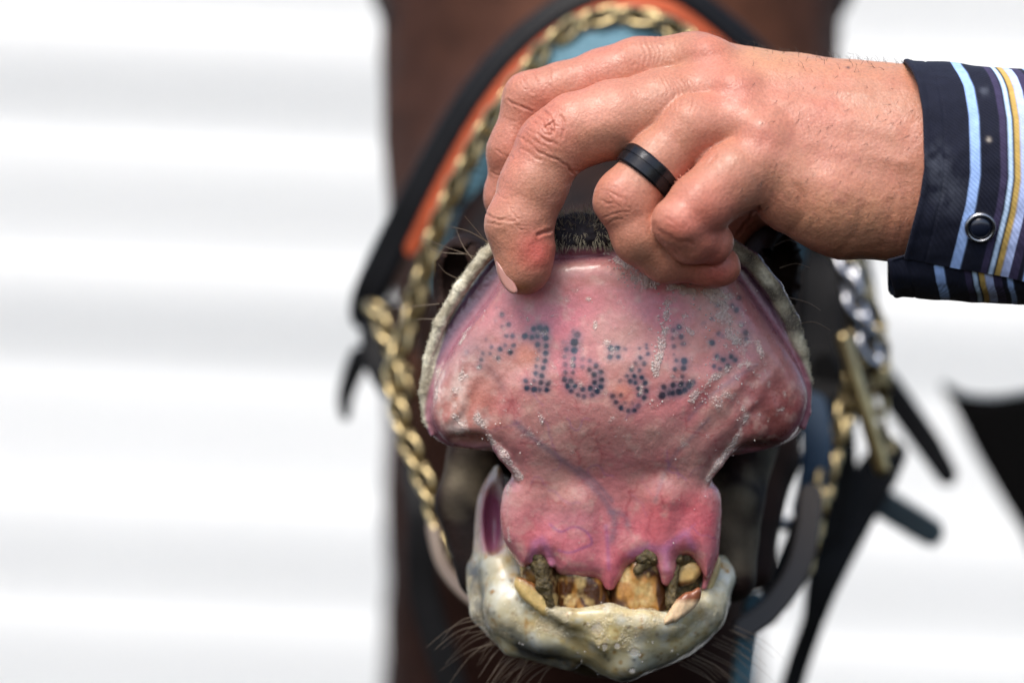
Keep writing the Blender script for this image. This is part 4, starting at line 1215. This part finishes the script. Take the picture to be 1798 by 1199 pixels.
M_brown = material('grey_brown_leather', (0.06, 0.05, 0.045), rough=0.5)
strap('curb_strap', [Q(1425, 850, 640), Q(1418, 930, 620), Q(1395, 1010, 600), Q(1345, 1075, 580), Q(1290, 1110, 560)], 46, 14, M_brown, bridle)
strap('cheek_strap', [Q(1350, 700, 760), Q(1345, 800, 700), Q(1335, 900, 660), Q(1325, 1010, 640)], 44, 14, M_brown, bridle)
strap('cheek_strap', [Q(1440, 620, 1060), Q(1470, 720, 1060), Q(1475, 850, 1060), Q(1450, 960, 1060)], 60, 14, M_black, bridle)
strap('cheek_strap', [Q(1490, 690, 1000), Q(1450, 800, 980), Q(1410, 930, 960), Q(1340, 1090, 900)], [70, 64, 56, 50], 14, M_black, bridle)
strap('curb_strap', [Q(758, 915, 720), Q(775, 985, 640), Q(815, 1040, 520), Q(880, 1090, 420)], 24, 12, material('tan_leather', (0.15, 0.11, 0.08), rough=0.5), bridle)
halter = thing('halter', 'light blue webbing halter under the brass chain on the horse\'s nose', 'halter', Q(1080, 760, 800))
BARCH = [(778, 520), (815, 400), (850, 310), (890, 225), (945, 140), (1000, 95), (1080, 72), (1160, 80), (1250, 130), (1330, 240), (1378, 360), (1392, 470)]
strap('nose_strap', arch(0, 840, BARCH), 64, 16, M_blue, halter, tilt=0.6)
strap('cheek_strap', [Q(1420, 690, 900), Q(1434, 770, 860), Q(1428, 850, 850), Q(1410, 920, 850)], 60, 16, material('deep_blue_webbing', (0.012, 0.04, 0.085), rough=0.7), halter)
strap('throat_strap', [Q(1330, 1040, 700), Q(1312, 1120, 690), Q(1300, 1240, 690)], 40, 14, M_blue, halter)

# brass chain of twisted links
def chain(name, label, pts, link_len, wire, group=None, mat=None):
    root = thing(name, label, 'chain', pts[0], group)
    P = catmull(np.array(pts, float), 40)
    L = np.concatenate([[0], np.cumsum(np.linalg.norm(np.diff(P, axis=0), axis=1))])
    pitch = link_len * 1.22
    n = int(L[-1] / pitch)
    tv, tq = torus_arrays(link_len * 0.92, link_len * 0.54, wire)
    me = None
    for k in range(n + 1):
        s = min(k * pitch, L[-1])
        c = np.array([np.interp(s, L, P[:, a]) for a in range(3)])
        c2 = np.array([np.interp(min(s + 5, L[-1]), L, P[:, a]) for a in range(3)])
        c1 = np.array([np.interp(max(s - 5, 0), L, P[:, a]) for a in range(3)])
        t = (c2 - c1) / (np.linalg.norm(c2 - c1) + 1e-9)
        if me is None:
            me = bpy.data.meshes.new('link')
            me.from_pydata([tuple(v) for v in tv * K], [], [tuple(int(i) for i in f) for f in tq]); me.update()
            me.polygons.foreach_set('use_smooth', np.ones(len(tq), bool)); me.materials.append(mat or M_brass)
        T = Vector((t[0], t[2], -t[1])).normalized()
        S = T.cross(Vector((0, 1, 0))).normalized()
        U = S.cross(T)
        ang = math.radians(38) + random.uniform(-0.12, 0.12) if k % 2 == 0 else math.radians(-52) + random.uniform(-0.12, 0.12)
        A = S * math.cos(ang) + U * math.sin(ang)
        # each link also leans across the run, as a curb chain lies
        T2 = (T * math.cos(0.28) + S * math.sin(0.28)).normalized()
        A = (A - T2 * A.dot(T2)).normalized()
        B = T2.cross(A)
        M = Matrix((T2, A, B)).transposed().to_4x4()
        M.translation = Vector(W(c))
        o = bpy.data.objects.new('link', me); scene.collection.objects.link(o)
        o.matrix_basis = M
        adopt(o, root)
    return root
CH = [(778, 960), (765, 900), (738, 825), (705, 740), (692, 655), (718, 570), (745, 480), (775, 385), (810, 308), (850, 234), (898, 166), (948, 98), (1010, 46), (1080, 28), (1160, 42), (1245, 95), (1330, 180), (1400, 290), (1460, 400), (1500, 480), (1528, 545), (1545, 610), (1535, 690)]
CHd = [700, 740, 790, 840, 880, 900, 900, 890, 880, 870, 860, 850, 850, 850, 850, 860, 870, 890, 910, 930, 950, 960, 960]
strap('chain_backing', [Q(a, b, d + 75) for (a, b), d in zip(CH, CHd)][:21], 30, 14, M_black, bridle, tilt=0.3)
chain('nose_chain', 'brass chain arched over the horse\'s nose inside the orange lining', [Q(a, b, d) for (a, b), d in zip(CH, CHd)], 31, 7.4)
chain('hanging_chain', 'short brass chain hanging from the noseband\'s strap on the side of the black tab', [Q(662, 545, 1010), Q(680, 590, 960), Q(700, 640, 930), Q(712, 690, 900)], 31, 7.4)
chain('cheek_chain', 'brass chain hanging down past the steel bit ring', [Q(1500, 470, 1000), Q(1505, 600, 960), Q(1490, 700, 920), Q(1465, 780, 880), Q(1445, 860, 840), Q(1425, 940, 820), Q(1400, 1010, 800), Q(1345, 1085, 780)], 31, 7.4)
V, q = tube_arrays(catmull(np.array([Q(1478, 585, 830), Q(1500, 660, 820), Q(1524, 740, 820), Q(1552, 835, 830)]), 10), np.concatenate([[4], np.full(29, 15), [4]]), 10)
o = mesh_obj('brass_rod', V, q, M_brass, None)
tag(o, 'straight brass chain shank slanting down beside the cheek chain', 'chain shank')
chain('cheek_chain', 'brass chain looped between the cheek strap and the brass shank', [Q(1482, 455, 1060), Q(1515, 520, 1020), Q(1520, 590, 1000), Q(1545, 650, 1000), Q(1540, 740, 1000), Q(1560, 800, 1010)], 31, 7.4)
chain('curb_chain', 'short bright steel chain among the brass links beside the cuff', [Q(1488, 470, 900), Q(1500, 530, 880), Q(1520, 590, 880), Q(1535, 650, 880)], 34, 9, None, M_steel)
strap('cheek_strap', [Q(1500, 440, 1150), Q(1515, 520, 1140), Q(1512, 620, 1120), Q(1490, 720, 1080)], [40, 56, 60, 60], 16, M_black, bridle)
bit = thing('bit', 'steel bit ring at the corner of the horse\'s mouth', 'bit', Q(1370, 960, 500))
tv, tq = torus_arrays(36, 66, 13, 48, 12)
ca, sa = math.cos(0.18), math.sin(0.18)
tv = tv @ np.array([[ca, sa, 0], [-sa, ca, 0], [0, 0, 1]])
tv = np.stack([tv[:, 0], tv[:, 1], tv[:, 2] + 0.5 * tv[:, 0]], 1)
mesh_obj('ring', tv + np.array(Q(1388, 862, 1020)), tq, M_steel, bit)
V, q = tube_arrays(np.array([Q(1325, 850, 520), Q(1250, 850, 480), Q(1150, 850, 470)]), 18, 12)
mesh_obj('mouthpiece', V, q, M_steel, bit)
# dark flap hanging behind on the right
FL = Outline([(1652, 672), (1690, 690), (1740, 697), (1800, 690), (1900, 680), (1960, 800), (1930, 1060), (1880, 1080), (1830, 1000), (1775, 905), (1715, 800), (1672, 715)], smooth=5)
def to_flap(V, d=1900):
    s = (DPX + d) / DPX
    return np.stack([(V[:, 0] - 899) * s + 899, (V[:, 1] - 599.5) * s + 599.5, V[:, 2] * s + d], 1)
V, q, N = sculpt(lambda pp: slab(pp, FL, 0.0004 * (pp[:, 0] - 1800) ** 2, 14), (1630, 650, -40), (1990, 1110, 60), 9, 0)
o = mesh_obj('leather_flap', to_flap(V), q, M_flap, None)
tag(o, 'black leather flap with a curved top edge, out of focus beyond the strap ends', 'leather flap')
